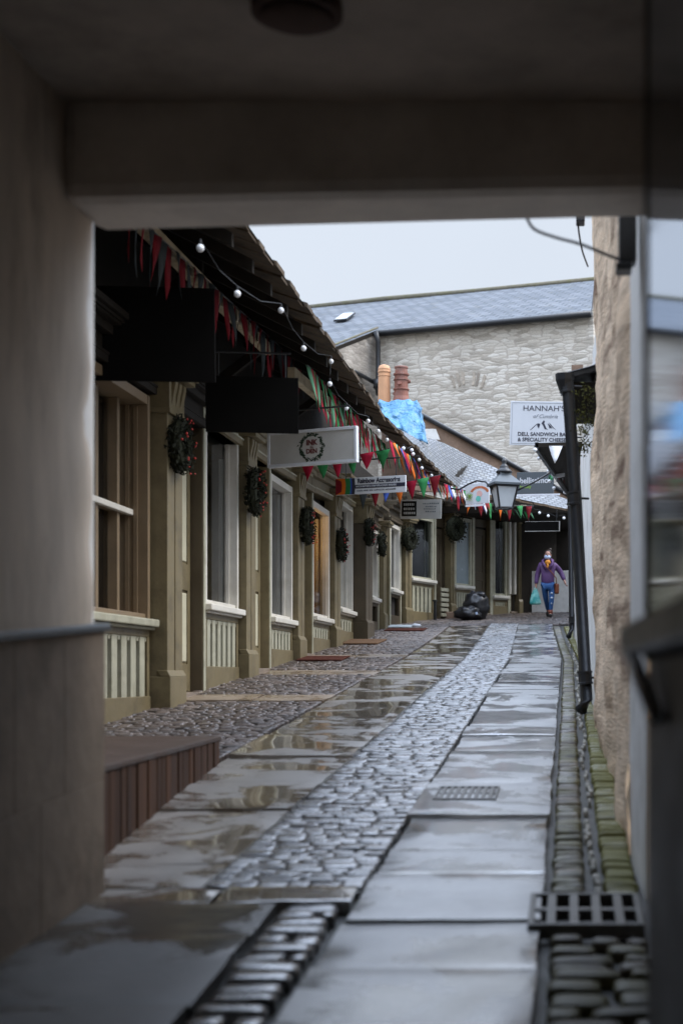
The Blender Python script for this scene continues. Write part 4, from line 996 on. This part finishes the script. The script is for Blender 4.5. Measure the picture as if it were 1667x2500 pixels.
obj('posy', m, 'lime', t)
bar(t, W, -w*.5, w*.32, -h*.62, -h*.52, 'whitecloth', 'lower_rail', .0, .02)
# dark sign with white word
t, W, w, h = sign('slate grey sign with a white name and green flower mark', (1186, 1085), (1271, 1083), 50, 27.2, 27.0, 'slate_sign', .03, None, .0)
text(t, W, 'bellissimo', -w*.03, h*.10, h*.27, 'white', sx=.94, bold=.003); text(t, W, 'beauty', -w*.26, -h*.17, h*.15, 'lime', bold=.001)
for a in range(4): disc(t, W, w*.42+.03*math.cos(a*1.57+.5), h*.22+.03*math.sin(a*1.57+.5), .024, 'green' if a % 2 else 'palegreen', -.004-a*.0006, 'flower_mark')
bar(t, W, -w*.5, w*.66, -h*.585, -h*.51, 'whitecloth', 'lower_rail', .0, .03)
# deli sign
t, W, w, h = sign('large white deli sign with a mountain drawing at the right', (1172, 921), (1326, 923), 101, 22, 21.9, 'white', .035, None, .0)
m = MB(W); i_ = .028
for x0, x1, z0, z1 in ((-w/2+i_, w/2-i_, h/2-i_, h/2-i_+.005), (-w/2+i_, w/2-i_, -h/2+i_-.005, -h/2+i_), (-w/2+i_, -w/2+i_+.005, -h/2+i_, h/2-i_), (w/2-i_-.005, w/2-i_, -h/2+i_, h/2-i_)): m.box(x0, x1, -.003, -.001, z0, z1)
obj('border_line', m, 'grey_ink', t)
text(t, W, "HANNAH'S", 0, h*.335, h*.125, 'ink', sx=1.12); text(t, W, 'of Cumbria', .02, h*.16, h*.085, 'grey_ink', shear=.45, sx=1.05)
text(t, W, 'DELI, SANDWICH BAR', .0, -h*.25, h*.085, 'ink', sx=1.0, bold=.0015); text(t, W, '& SPECIALITY CHEESES', .0, -h*.375, h*.085, 'ink', sx=.98, bold=.0015)
m = MB(W); mm = lambda pts: m.add([(x*w, -.003, z*h) for x, z in pts], [list(range(len(pts)))])
mm([(-.20, -.155), (-.12, -.04), (-.085, .0), (-.05, -.01), (-.06, -.03), (-.09, -.02), (-.12, -.06), (-.19, -.158)]); mm([(-.085, -.015), (-.05, -.02), (-.055, -.06), (-.07, -.12), (-.085, -.08), (-.095, -.05)])
mm([(-.03, .0), (.0, .07), (.02, .05), (.012, .0), (.03, -.06), (.05, -.12), (.075, -.14), (.02, -.13), (-.005, -.05)]); mm([(.06, .0), (.075, -.01), (.11, -.06), (.135, -.12), (.10, -.10), (.095, -.13), (.08, -.06)]); mm([(.075, .03), (.11, -.02), (.15, -.09), (.20, -.155), (.14, -.10), (.10, -.03)])
obj('mountain_drawing', m, 'ink', t)
for q_ in (.3, -.3):
    m = MB(W); m.tube([(w/2, .015, h*q_), (w/2+.2, .015, h*q_)], .012, 6); obj('bracket', m, 'iron', t)
t, W, w, h = sign('black sign with a thin white frame in the dark far passage', (1205, 1198), (1285, 1197), 23, 33.2, 33, 'black', .03, None, .0)
m = MB(W); m.box(-w/2, w/2, -.006, 0, -h/2, -h/2+.012); m.box(w/2-.02, w/2, -.006, 0, -h/2+.012, h/2); m.box(-w/2, w/2-.02, -.006, 0, h/2-.006, h/2); obj('edging', m, 'offwhite', t)
m = MB(W); m.tube([(-w*.4, .015, h/2), (-w*.4, .015, h/2+.3)], .008, 6); m.tube([(w*.4, .015, h/2), (w*.4, .015, h/2+.3)], .008, 6); obj('hanger', m, 'iron', t)

# ------------------------------------------------------------------ street lantern hung across the lane
YL = 23.5; k = YL/F
lc = P(1157, 1170, YL)
ln = thing('street_lantern', 'old black street lantern with tapered glass hung on two arms across the lane', 'street lamp', lc)
def hexring(z, r, n=4, rot=R(20)): return [lc+Vector((r*math.cos(rot+2*math.pi*i/n+math.pi/4), r*math.sin(rot+2*math.pi*i/n+math.pi/4), z)) for i in range(n)]
b0, b1 = hexring(.02, .16), hexring(.38, .255)
m = MB(); m.add(b0+b1, [(0, 1, 5, 4), (1, 2, 6, 5), (2, 3, 7, 6), (3, 0, 4, 7), (0, 3, 2, 1)]); obj('glass', m, 'lampglass', ln)
m = MB()
for i in range(4):
    m.tube([b0[i], b1[i]], .018, 6); m.tube([b0[i], b0[(i+1) % 4]], .02, 6); m.tube([b1[i], b1[(i+1) % 4]], .024, 6)
obj('frame', m, 'iron', ln)
m = MB(); c2 = [hexring(z, r) for z, r in ((.39, .325), (.425, .325), (.56, .14), (.60, .13))]
vs = sum(c2, []); fs = [(0, 3, 2, 1), (12, 13, 14, 15)]
for q in range(3):
    for i in range(4): fs.append((q*4+i, q*4+(i+1) % 4, (q+1)*4+(i+1) % 4, (q+1)*4+i))
m.add(vs, fs); obj('roof', m, M['slate_sign'], ln)
m = MB(); m.lathe(lc, [(.13, .60), (.14, .62), (.10, .66), (.07, .68), (.075, .70), (.05, .73), (.03, .76), (.045, .79), (.03, .82), (.008, .86)], 14); obj('finial', m, 'iron', ln, smooth=True)
m = MB(); m.tube([P(1036, 1122, YL+.5), P(1055, 1124, YL+.4), P(1075, 1112, YL+.3), P(1095, 1104, YL+.2), P(1115, 1107, YL+.1), P(1130, 1124, YL)], .016, 8); obj('arm', m, 'iron', ln, smooth=True)
m = MB(); m.tube([P(1184, 1128, YL), P(1230, 1105, YL+.2), P(1268, 1082, YL+.3), P(1310, 1060, YL+.4)], .016, 8); obj('arm', m, 'iron', ln, smooth=True)

# ------------------------------------------------------------------ string lights and bunting
def string_lights(label, pts, r, rs=None):
    t = thing('string_lights', label, 'string lights', pts[0], group='strings of white globe bulbs')
    proto = None; m = MB(); cord = []
    for i, p in enumerate(pts):
        top = p+Vector((0, 0, r+.035)); cord.append(top)
        if i < len(pts)-1:
            q = pts[i+1]+Vector((0, 0, r+.035)); cord.append((top+q)/2-Vector((0, 0, .05)))
    m.tube(cord, .0028, 6); obj('cord', m, 'iron', t, smooth=True)
    for i, p in enumerate(pts):
        if proto is None:
            b = MB(); b.ball(p, r, 12, 9); proto = obj('bulb', b, 'bulb', t, smooth=True)
            cp = MB(); cp.tube([p+Vector((0, 0, r*.85)), p+Vector((0, 0, r+.035))], r*.38, 8); pc = obj('cap', cp, 'iron', proto)
        else:
            o = proto.copy(); COL.objects.link(o); o.parent = t; o.location = p-pts[0]
            o2 = pc.copy(); COL.objects.link(o2); o2.parent = o
    return t
def eave_pt(x, y, X=-2.66): return P(x, y, F*-X/(CX-x))
string_lights('line of white globe bulbs along the edge of the left roof', [eave_pt(x, y) for x, y in ((460, 570), (545, 675), (645, 713), (697, 800), (760, 830), (757, 882), (795, 937), (845, 967), (868, 990), (888, 1010))], .029)
string_lights('cluster of white globe bulbs where the left eave meets the bend', [eave_pt(x, y, -2.4) for x, y in ((926, 1030), (945, 1034), (948, 1043), (962, 1056), (968, 1075), (990, 1092), (1028, 1113), (1042, 1117))], .028)
string_lights('white globe bulbs strung across the dark far passage', [P(x, y, 30) for x, y in ((1150, 1160), (1190, 1163), (1217, 1166), (1238, 1178), (1258, 1185), (1294, 1190))], .03)
string_lights('white globe bulbs on the dark canopy at the right', [P(x, y, Y) for x, y, Y in ((1228, 1033, 20.7), (1237, 1053, 21.5), (1258, 1083, 23), (1261, 1105, 24), (1271, 1121, 25), (1296, 1131, 26.5))], .03)
def flag(parent, a, b, drop, mat, sway=.02):
    n = 4; vs, fs = [], []; mid = (a+b)/2; d = (b-a); nn = Vector((-d.y, d.x, 0))
    nn = nn.normalized() if nn.length > 0 else Vector((1, 0, 0)); ph = random.uniform(0, 6)
    tip = mid+drop+nn*random.uniform(-sway, sway)*2
    for j in range(n):
        f = j/n
        for i in range(3):
            p = a.lerp(b, i/2).lerp(tip, f); vs.append(p+nn*sway*math.sin(ph+f*3+i)*.6)
    vs.append(tip)
    for j in range(n-1):
        for i in range(2): fs.append((j*3+i, j*3+i+1, (j+1)*3+i+1, (j+1)*3+i))
    for i in range(2): fs.append(((n-1)*3+i, (n-1)*3+i+1, n*3))
    m = MB(); m.add(vs, fs); obj('pennant', m, mat, parent, smooth=True, solid=.003)
def bunting(label, p0, p1, nf, w, dr, cols, sag=.0, sway=.03, lean=Vector((0, 0, 0))):
    t = thing('bunting', label, 'bunting', p0, group='strings of triangular flags'); m = MB(); pts = []
    S = lambda s: p0.lerp(p1, s)-Vector((0, 0, sag*4*s*(1-s)))
    m.tube([S(i/20) for i in range(21)], .005, 5); obj('cord', m, 'iron', t)
    ln_ = (p1-p0).length
    for i in range(nf):
        s = (i+.5)/nf; hw = min(w/2, ln_/nf*.49)/ln_
        flag(t, S(s-hw), S(s+hw), Vector((random.uniform(-.02, .02), random.uniform(-.03, .03), -dr*random.uniform(.85, 1.15)))+lean, cols[i % len(cols)], sway)
    return t
def at(x, y, X): return P(x, y, F*-X/(CX-x))
bunting('dark red and grey pennants on the cream beam under the roof', at(285, 470, -3.36), at(700, 848, -3.36), 38, .17, .46, ['darkred', 'greyflag'])
bunting('green and red pennants hanging along the middle of the left eave', at(706, 838, -2.95), at(792, 935, -2.95), 20, .15, .46, ['palegreen', 'red', 'green', 'red'], lean=Vector((.06, 0, 0)))
bunting('green and red pennants just behind the ivory wreath sign', at(790, 925, -2.88), at(885, 1022, -2.88), 22, .15, .44, ['green', 'red', 'palegreen', 'red'], lean=Vector((.06, 0, 0)))
bunting('large green and red flags strung across below the wreath sign', P(690, 1062, 18.7), P(895, 1030, 18.3), 6, .20, .25, ['red', 'green', 'red', 'green', 'red', 'green'], .02)
bunting('orange, blue and red streamers past the rainbow sign', at(895, 1010, -2.55), at(1010, 1105, -2.55), 28, .14, .36, ['red', 'orange', 'palegreen', 'orange', 'blue', 'red'], lean=Vector((.10, 0, 0)))
bunting('small flags strung across under the rainbow sign', P(820, 1118, 22), P(1012, 1090, 22), 7, .19, .32, ['greyflag', 'darkred', 'blue', 'orange', 'red', 'green', 'darkred'], .03)
bunting('mixed small flags at the bend of the eave', at(1018, 1110, -2.25), P(1120, 1148, 28), 30, .13, .28, ['red', 'red', 'orange', 'blue', 'red', 'whitecloth', 'green'], lean=Vector((.05, 0, 0)))
bunting('orange and green flags strung over the far shops', P(1040, 1140, 27.4), P(1225, 1162, 29.5), 8, .17, .30, ['darkred', 'orange', 'darkred', 'green', 'orange', 'darkred', 'green', 'darkred'], .05)
bunting('green slanting pennants under the far roof edge', P(1120, 1160, 30), P(1222, 1178, 30.4), 9, .06, .16, ['palegreen', 'green', 'palegreen'], lean=Vector((.08, 0, 0)))
t = bunting('red and white striped pennants under the right canopy', P(1272, 1052, 24), P(1300, 1064, 25.5), 6, .2, .40, ['whitecloth', 'red', 'whitecloth', 'darkred'], lean=Vector((.04, 0, 0)))
t = bunting('single large white flag below the deli sign', P(1260, 1024, 20.4), P(1292, 1024, 20.5), 1, .22, .25, ['whitecloth'])

# ------------------------------------------------------------------ wreaths on the pilasters
def wreath(label, c, R0, r, nrm_ang, berries=True):
    t = thing('wreath', label, 'wreath', c, group='evergreen wreaths on the shop pilasters')
    ax = Matrix.Rotation(nrm_ang, 4, 'Z'); W = Matrix.Translation(c) @ ax    # local: ring in the y-z plane facing +x
    m = MB(W)
    for k in range(520):
        q = random.uniform(0, 2*math.pi); p = random.uniform(0, 2*math.pi); rr = r*random.uniform(.5, 1.12)
        m.leaf((rr*math.sin(p)+.02, (R0+rr*math.cos(p))*math.cos(q), (R0+rr*math.cos(p))*math.sin(q)), random.uniform(.022, .042))
    n1, n2 = 22, 7; vs = [((r*.7)*math.sin(2*math.pi*j/n2)+.02, (R0+r*.7*math.cos(2*math.pi*j/n2))*math.cos(2*math.pi*i/n1), (R0+r*.7*math.cos(2*math.pi*j/n2))*math.sin(2*math.pi*i/n1)) for i in range(n1) for j in range(n2)]
    m.add(vs, [(i*n2+j, i*n2+(j+1) % n2, ((i+1) % n1)*n2+(j+1) % n2, ((i+1) % n1)*n2+j) for i in range(n1) for j in range(n2)])
    obj('evergreen', m, 'leaf', t)
    if berries:
        proto = None
        for k in range(18):
            q = random.choice((-.9, .3, 1.6, -1.9, 2.8))+random.gauss(0, .28); rr = R0+random.gauss(0, r*.5); rb = random.uniform(.008, .014)
            lp = Vector((r*random.uniform(.75, 1.3)+.02, rr*math.cos(q), rr*math.sin(q)))
            if proto is None:
                m = MB(W); m.ball((0, 0, 0), .011, 6, 5); proto = obj('berry', m, 'berry', t, smooth=True); o = proto
            else:
                o = proto.copy(); COL.objects.link(o); o.parent = t
            o.location = ax @ lp; o.scale = (rb/.011,)*3
def wpil(x, y, X, Y=None): return P(x, y, Y or F*-X/(CX-x))
wreath('dark wreath with few berries on the nearest shop pilaster', wpil(412, 1022, -3.80), .20, .085, 0)
wreath('wreath with red ribbon berries beside the second shop', wpil(583, 1128, -3.84), .21, .09, 0)
wreath('wreath on the pilaster between the third and fourth shops', wpil(703, 1208, -3.86), .20, .085, 0)
wreath('wreath on the pilaster left of the white boarded window', wpil(781, 1252, -3.88), .20, .085, 0)
wreath('wreath on the big dark pilaster', wpil(846, 1222, -3.72), .19, .08, 0)
wreath('wreath on the narrow shop past the big pilaster', wpil(874, 1250, -3.86), .18, .08, 0, False)
wreath('dark wreath left of the five slatted shop', on_front(928)+Vector((.12, -.12, H+(CY-1235)/F*32)), .18, .13, R(-20), False)
wreath('dark wreath left of the frosted window', on_front(1034)+Vector((.12, -.2, H+(CY-1212)/F*34)), .2, .15, R(-35), False)

# ------------------------------------------------------------------ things on the ground
def lump(mb, c, rx, ry, rz, seed, n=18, mm=12, amp=.18):
    o = len(mb.v); mb.ball(c, 1, n, mm, (rx, ry, rz)); c = Vector(c)
    for p in mb.v[o:]:
        d = p-c; f = 1+amp*noise.noise(d*9+Vector((seed, 0, 0)))+amp*.7*noise.noise(d*22+Vector((seed, 4, 0))); q = c+d*f
        q.z = max(q.z, c.z-rz*.9); p.x, p.y, p.z = q.x, q.y, q.z
bb = P(1090, 1400, 33.6); gz = G(33.6)
t = thing('bin_bag', 'bulging black bin bag outside the frosted window', 'bin bag', (bb.x, 33.6, gz), group='black bin bags')
m = MB(); lump(m, (bb.x+.02, 33.7, gz+.30), .31, .27, .36, 1, 26, 18, .22); obj('sack', m, 'binbag', t, smooth=True)
m = MB(); lump(m, (bb.x+.12, 33.62, gz+.58), .12, .11, .09, 8, 14, 10, .35); obj('tied_neck', m, 'binbag', t, smooth=True)
t = thing('bin_bag', 'smaller slumped black bag in front of the bulging one', 'bin bag', (bb.x-.2, 33.4, gz), group='black bin bags')
m = MB(); lump(m, (bb.x-.14, 33.35, gz+.13), .32, .22, .17, 5, 24, 14, .3); obj('sack', m, 'binbag', t, smooth=True)
m = MB(); m.box(bb.x+.04, bb.x+.09, 33.18, 33.2, gz+.1, gz+.16); obj('label_patch', m, 'mask', t)
W, l, c = seg(1001, 1017)
t = thing('crate', 'slatted wooden crate stack beside the five slatted shop', 'crate', (c.x, c.y, G(c.y)))
m = MB(W)
for k in range(6): m.box(0, l, -.16, -.12, G(c.y)+.04+k*.12, G(c.y)+.12+k*.12)
obj('slats', m, 'olive_pale', t, bevel=.004)
m = MB(W)
for u in (.0, l-.05): m.box(u, u+.05, -.12, -.02, G(c.y), G(c.y)+.74)
obj('uprights', m, 'olive_dark', t)
W, l, c = seg(1012, 1048)
m = MB(W); m.box(0, l, -.5, -.1, G(c.y)-.15, G(c.y)+.12); tag(obj('doorstep', m, 'brown_wall', bevel=.02), 'brown stone doorstep left of the bin bags', 'step')
W, l, c = seg(982, 988)
m = MB(W); m.box(0, .06, -.2, -.14, G(c.y)-.1, G(c.y)+.42); m.box(-.015, .075, -.215, -.125, G(c.y)+.42, G(c.y)+.46); tag(obj('bollard', m, 'iron', bevel=.008), 'short dark post in front of the five slatted shop', 'post')
def mat_(label, x0, x1, y0, y1, m_, name='doormat', cat='doormat'):
    m = MB(); m.add([(x0, y0, G(y0)+.012), (x1, y0, G(y0)+.012), (x1, y1, G(y1)+.012), (x0, y1, G(y1)+.012)], [(0, 1, 2, 3)]); m2 = MB(); m2.prism(m.v, (0, 0, .022)); tag(obj(name, m2, m_, bevel=.006), label, cat)
mat_('red-brown doormat outside the third shop door', -3.9, -3.25, 20.35, 21.2, 'mat_red')
mat_('orange-brown board lying before the fifth shop', -3.95, -3.3, 24.6, 25.9, 'mat_orange', 'board', 'board')
mat_('thin red mat outside the shop with the black panel', -3.75, -2.95, 28.9, 29.7, 'mat_red')
mat_('pale grey mat in front of the shop with the black panel', -3.85, -3.35, 30.2, 30.9, 'lead')
m = MB(); c = P(955, 1437, 30.6); lump(m, (c.x, 30.6, G(30.6)+.03), .11, .07, .04, 9, 10, 7, .5); tag(obj('litter', m, 'white', smooth=True), 'crumpled white paper lying on the far cobbles', 'litter', kind='thing')

# ------------------------------------------------------------------ the woman walking towards us
YP = 34.3; px, pz = (1257-CX)/F*YP, G(YP)+.005
def skin_mesh(chains, sub=2):
    """chains: lists of (point, radius); first vertex of the first chain is the root; shared points are merged"""
    vs, es, rad, idx = [], [], [], {}
    for chain in chains:
        prev = None
        for p, r in chain:
            key = tuple(round(q, 4) for q in p)
            if key not in idx: idx[key] = len(vs); vs.append(p); rad.append(r)
            if prev is not None and (prev, idx[key]) not in es: es.append((prev, idx[key]))
            prev = idx[key]
    me = bpy.data.meshes.new('tmp'); me.from_pydata(vs, es, []); o = bpy.data.objects.new('tmp', me); COL.objects.link(o)
    s = o.modifiers.new('skin', 'SKIN'); s.use_smooth_shade = True
    for i, r in enumerate(rad):
        d = me.skin_vertices[0].data[i]; d.radius = r if isinstance(r, tuple) else (r, r); d.use_root = (i == 0)
    u = o.modifiers.new('sub', 'SUBSURF'); u.levels = sub; u.render_levels = sub
    dg = bpy.context.evaluated_depsgraph_get(); dg.update(); ev = o.evaluated_get(dg); e = ev.to_mesh()
    mb = MB(); mb.v = [v.co+Vector((px, YP, pz)) for v in e.vertices]; mb.f = [list(p.vertices) for p in e.polygons]
    ev.to_mesh_clear(); bpy.data.objects.remove(o); bpy.data.meshes.remove(me); return mb
pel = (0, 0, .84); wst = (0, .0, 1.0); che = (0, .01, 1.20); nk0 = (.0, .01, 1.32); nk1 = (0, -.01, 1.39); hd0 = (0, -.02, 1.45); hd1 = (0, -.01, 1.54); hd2 = (0, .0, 1.60)
shR, elR, wrR = (-.175, .01, 1.28), (-.25, .03, 1.03), (-.28, -.02, .79)
shL, elL, wrL = (.18, .01, 1.28), (.315, .06, 1.09), (.41, -.02, .87)
hpL, knL, anL = (.085, 0, .80), (.095, -.12, .45), (.065, -.14, .09)
hpR, knR, anR = (-.085, 0, .80), (-.045, .05, .44), (.0, .33, .17)
def hand(w, dirv, side):
    w = Vector(w); d = Vector(dirv).normalized(); s = Vector((side, 0, 0)); s = (s-d*s.dot(d)).normalized(); n = d.cross(s)
    palm = w+d*.055; out = [[(tuple(w), .022), (tuple(palm), (.032, .022))]]
    for k, (o, l) in enumerate(((-.026, .062), (-.009, .075), (.009, .07), (.026, .055))):
        a = palm+n*o+d*.02; b = a+d*l*.5-s*.012; c = b+d*l*.35-s*.03
        out.append([(tuple(palm), (.032, .022)), (tuple(a), .0095), (tuple(b), .009), (tuple(c), .0075)])
    a = w+d*.03-n*.035; out.append([(tuple(w), .022), (tuple(a), .011), (tuple(a+d*.045-n*.015-s*.012), .0085)])
    return out
body = [[(pel, (.15, .11)), (wst, (.13, .10)), (che, (.15, .11)), (nk0, .06), (nk1, .05), (hd0, (.065, .075)), (hd1, (.075, .092)), (hd2, (.055, .07))],
        [(che, (.15, .11)), (shR, .055), (elR, .042), (wrR, .027)], [(che, (.15, .11)), (shL, .055), (elL, .042), (wrL, .027)],
        [(pel, (.15, .11)), (hpL, .068), (knL, .042), (anL, .035), ((.07, -.25, .05), (.035, .03))],
        [(pel, (.15, .11)), (hpR, .068), (knR, .042), (anR, .035), ((-.005, .30, .06), (.035, .03))]]
body += hand(wrR, (-.02, -.03, -1), 1)+hand(wrL, (.25, -.25, -1), -1)
m = skin_mesh(body)
nose = Vector((px, YP-.105, pz+1.50)); m.ball(nose, .016, 8, 6, (1, 1.2, 1.5))
for s in (-1, 1): m.ball((px+s*.078, YP+.0, pz+1.50), .02, 8, 6, (.5, 1, 1.5))
pw = obj('person', m, 'skin', smooth=True, loc=(px, YP, pz)); tag(pw, 'woman in a purple jacket and ripped blue jeans walking with a teal carrier bag', 'person')
m = MB()
for s in (-1, 1): m.ball((px+s*.03, YP-.092, pz+1.525), .011, 8, 6, (1.3, .6, .8))
obj('eyes', m, 'shoe', pw)
jk = [[((0, 0, .75), (.175, .14)), ((0, 0, .95), (.172, .135)), (che, (.178, .135)), ((0, .02, 1.30), (.13, .09)), ((0, .03, 1.37), (.085, .07))],
      [(che, (.178, .135)), ((-.17, .01, 1.27), .085), ((-.25, .03, 1.03), .068), ((-.282, -.015, .80), .05)],
      [(che, (.178, .135)), ((.175, .01, 1.27), .085), ((.32, .06, 1.09), .068), ((.405, -.015, .885), .052)]]
obj('jacket', skin_mesh(jk), 'jacket', pw, smooth=True)
m = MB()
for s in (-1, 1):   # open collar of the jacket, lying either side of the scarf
    c = [Vector((px+s*.035, YP-.13, pz+1.13)), Vector((px+s*.10, YP-.135, pz+1.27)), Vector((px+s*.12, YP-.06, pz+1.36)), Vector((px+s*.085, YP+.06, pz+1.40)), Vector((px, YP+.08, pz+1.41))]
    m.tube(c, [.02, .04, .038, .035, .035], 8)
obj('collar', m, 'jacket', pw, smooth=True)
jn = [[((0, 0, .80), (.15, .115)), ((.085, 0, .76), .098), ((.095, -.10, .46), .068), ((.07, -.14, .14), .048)], [((0, 0, .80), (.15, .115)), ((-.085, 0, .76), .098), ((-.045, .05, .45), .068), ((-.002, .29, .20), .05)]]
jo = obj('jeans', skin_mesh(jn), 'jeans', pw, smooth=True)
m = MB()
for z, x, w_ in ((.58, .095, .035), (.47, .10, .035), (.33, .09, .02)): m.ball((px+x, YP-.175+(.6-z)*.0-(.02 if z < .5 else -.03), pz+z), .02, 8, 6, (w_/.02, .7, 1))
obj('rips', m, 'denim_white', jo, smooth=True)
m = MB(); lump(m, (px, YP-.075, pz+1.325), .07, .05, .06, 3, 14, 10, .15); lump(m, (px, YP-.115, pz+1.24), .03, .03, .06, 4, 10, 8, .1); obj('scarf', m, 'scarf', pw, smooth=True)
m = MB(); m.ball((px-.005, YP-.05, pz+1.455), .075, 14, 9, (1.05, .85, .78)); obj('face_mask', m, 'mask', pw, smooth=True)
m = MB(); m.ball((px+.005, YP+.03, pz+1.56), .092, 14, 10, (1, .98, .92)); m.ball((px+.055, YP+.05, pz+1.645), .042, 10, 8); m.ball((px+.07, YP+.02, pz+1.50), .035, 8, 8, (.6, 1, 1.9)); obj('hair', m, 'hair', pw, smooth=True)
m = MB()
for (x, y, z, mm_) in ((.067, -.19, .045, 0), (0, .32, .10, 1)): m.ball((px+x, YP+y, pz+z), .05, 12, 8, (.95, 2.1, .9)) if not mm_ else m.ball((px+x, YP+y, pz+z), .05, 12, 8, (.95, 1.6, 1.4))
obj('shoes', m, 'shoe', pw, smooth=True)
m = MB(); m.tube([(px+.068, YP-.15, pz+.08), (px+.07, YP-.14, pz+.17)], [.05, .054], 12); obj('boot_cuff', m, 'boot', pw, smooth=True)
# carrier bag in her right hand, leather bag at her left hip
hx, hy, hz = px-.285, YP-.03, pz+.71
t = thing('carrier_bag', 'teal plastic carrier bag hanging from the woman\'s hand', 'bag', (hx, hy, hz-.4))
m = MB(); prof = [(.03, .0), (.055, -.06), (.085, -.14), (.11, -.24), (.13, -.33), (.13, -.385), (.09, -.40)]; n = 20
for r, z in prof:
    for j in range(n):
        q = 2*math.pi*j/n; k2 = 1+.10*math.sin(q*5+z*9)+.05*math.sin(q*9); m.add([(hx-.01+r*k2*math.cos(q), hy+r*.55*k2*math.sin(q), hz+z)], [])
m.f = [(i*n+j, i*n+(j+1) % n, (i+1)*n+(j+1) % n, (i+1)*n+j) for i in range(len(prof)-1) for j in range(n)]+[[(len(prof)-1)*n+j for j in range(n)]]
obj('sack', m, 'carrier', t, smooth=True)
m = MB()
for s in (-1, 1): m.tube([(hx-.01+s*.028, hy, hz-.01), (hx+s*.012, hy, hz+.03), (hx, hy, hz+.045)], .007, 6)
obj('handles', m, 'carrier', t, smooth=True)
t = thing('shoulder_bag', 'tan leather shoulder bag at the woman\'s hip', 'bag', (px+.215, YP, pz+.68))
m = MB(); m.box(px+.16, px+.27, YP-.09, YP+.09, pz+.57, pz+.82); obj('pouch', m, 'bagskin', t, bevel=.03)
m = MB(); m.tube([(px+.215, YP-.06, pz+.81), (px+.20, YP-.10, pz+.95), (px+.06, YP-.155, pz+1.12), (px-.10, YP-.14, pz+1.27), (px-.13, YP-.02, pz+1.36)], .012, 6); obj('strap', m, 'bagskin', t, smooth=True)

# ------------------------------------------------------------------ daylight: bright overcast
w = bpy.data.worlds.new('World'); sc.world = w; w.use_nodes = True; nt = w.node_tree; nt.nodes.clear()
out = nt.nodes.new('ShaderNodeOutputWorld')
SUN_EL, SUN_AZ = R(52), R(88)
sky = nt.nodes.new('ShaderNodeTexSky'); sky.sky_type = 'NISHITA'; sky.sun_disc = False; sky.sun_elevation = SUN_EL; sky.sun_rotation = SUN_AZ; sky.air_density = 1.0; sky.dust_density = 3.0
b1 = nt.nodes.new('ShaderNodeBackground'); b1.inputs[1].default_value = .10; L(nt, sky.outputs[0], b1.inputs[0])
tc_ = nt.nodes.new('ShaderNodeTexCoord'); sp = nt.nodes.new('ShaderNodeSeparateXYZ'); L(nt, tc_.outputs['Generated'], sp.inputs[0])
cr = ramp(nt, sp.outputs[2], [(0, (.44, .47, .515)), (.35, (.445, .48, .53)), (.52, (1.08, 1.22, 1.46)), (1.0, (2.2, 2.62, 3.4))])
nz_ = N(nt, 'ShaderNodeTexNoise', Scale=2.5, Detail=6); L(nt, tc_.outputs['Generated'], nz_.inputs['Vector'])
cl_ = ramp(nt, nz_.outputs[0], [(.3, .97), (.7, 1.03)])
mc = mixc(nt, 1.0, cr.outputs[0], cl_.outputs[0], 'MULTIPLY')
b2 = nt.nodes.new('ShaderNodeBackground'); b2.inputs[1].default_value = 1.0; L(nt, mc, b2.inputs[0])
mx = nt.nodes.new('ShaderNodeMixShader'); mx.inputs[0].default_value = .85; L(nt, b1.outputs[0], mx.inputs[1]); L(nt, b2.outputs[0], mx.inputs[2]); L(nt, mx.outputs[0], out.inputs[0])
sd = bpy.data.lights.new('sun', 'SUN'); sd.energy = 1.5; sd.angle = R(25); sd.color = (1, .97, .93)
so = bpy.data.objects.new('sun', sd); COL.objects.link(so)
dv = Vector((math.sin(SUN_AZ)*math.cos(SUN_EL), math.cos(SUN_AZ)*math.cos(SUN_EL), math.sin(SUN_EL)))
so.rotation_euler = dv.to_track_quat('Z', 'Y').to_euler(); so.location = (0, 0, 30)

# ------------------------------------------------------------------ camera: 50 mm, wide open, focused up the lane
cd = bpy.data.cameras.new('camera'); co = bpy.data.objects.new('camera', cd); COL.objects.link(co)
co.location = (0, 0, H); co.rotation_euler = (R(90), 0, 0)
cd.sensor_fit = 'VERTICAL'; cd.sensor_height = 36; cd.sensor_width = 24; cd.lens = F/2352*36
cd.shift_x = -(CX-784)/2352; cd.shift_y = (CY-1176)/2352
cd.clip_start = .05; cd.clip_end = 600
cd.dof.use_dof = True; cd.dof.focus_distance = 22; cd.dof.aperture_fstop = 1.8
sc.camera = co
sc.view_settings.view_transform = 'Standard'; sc.view_settings.look = 'None'; sc.view_settings.exposure = .85; sc.view_settings.gamma = 1
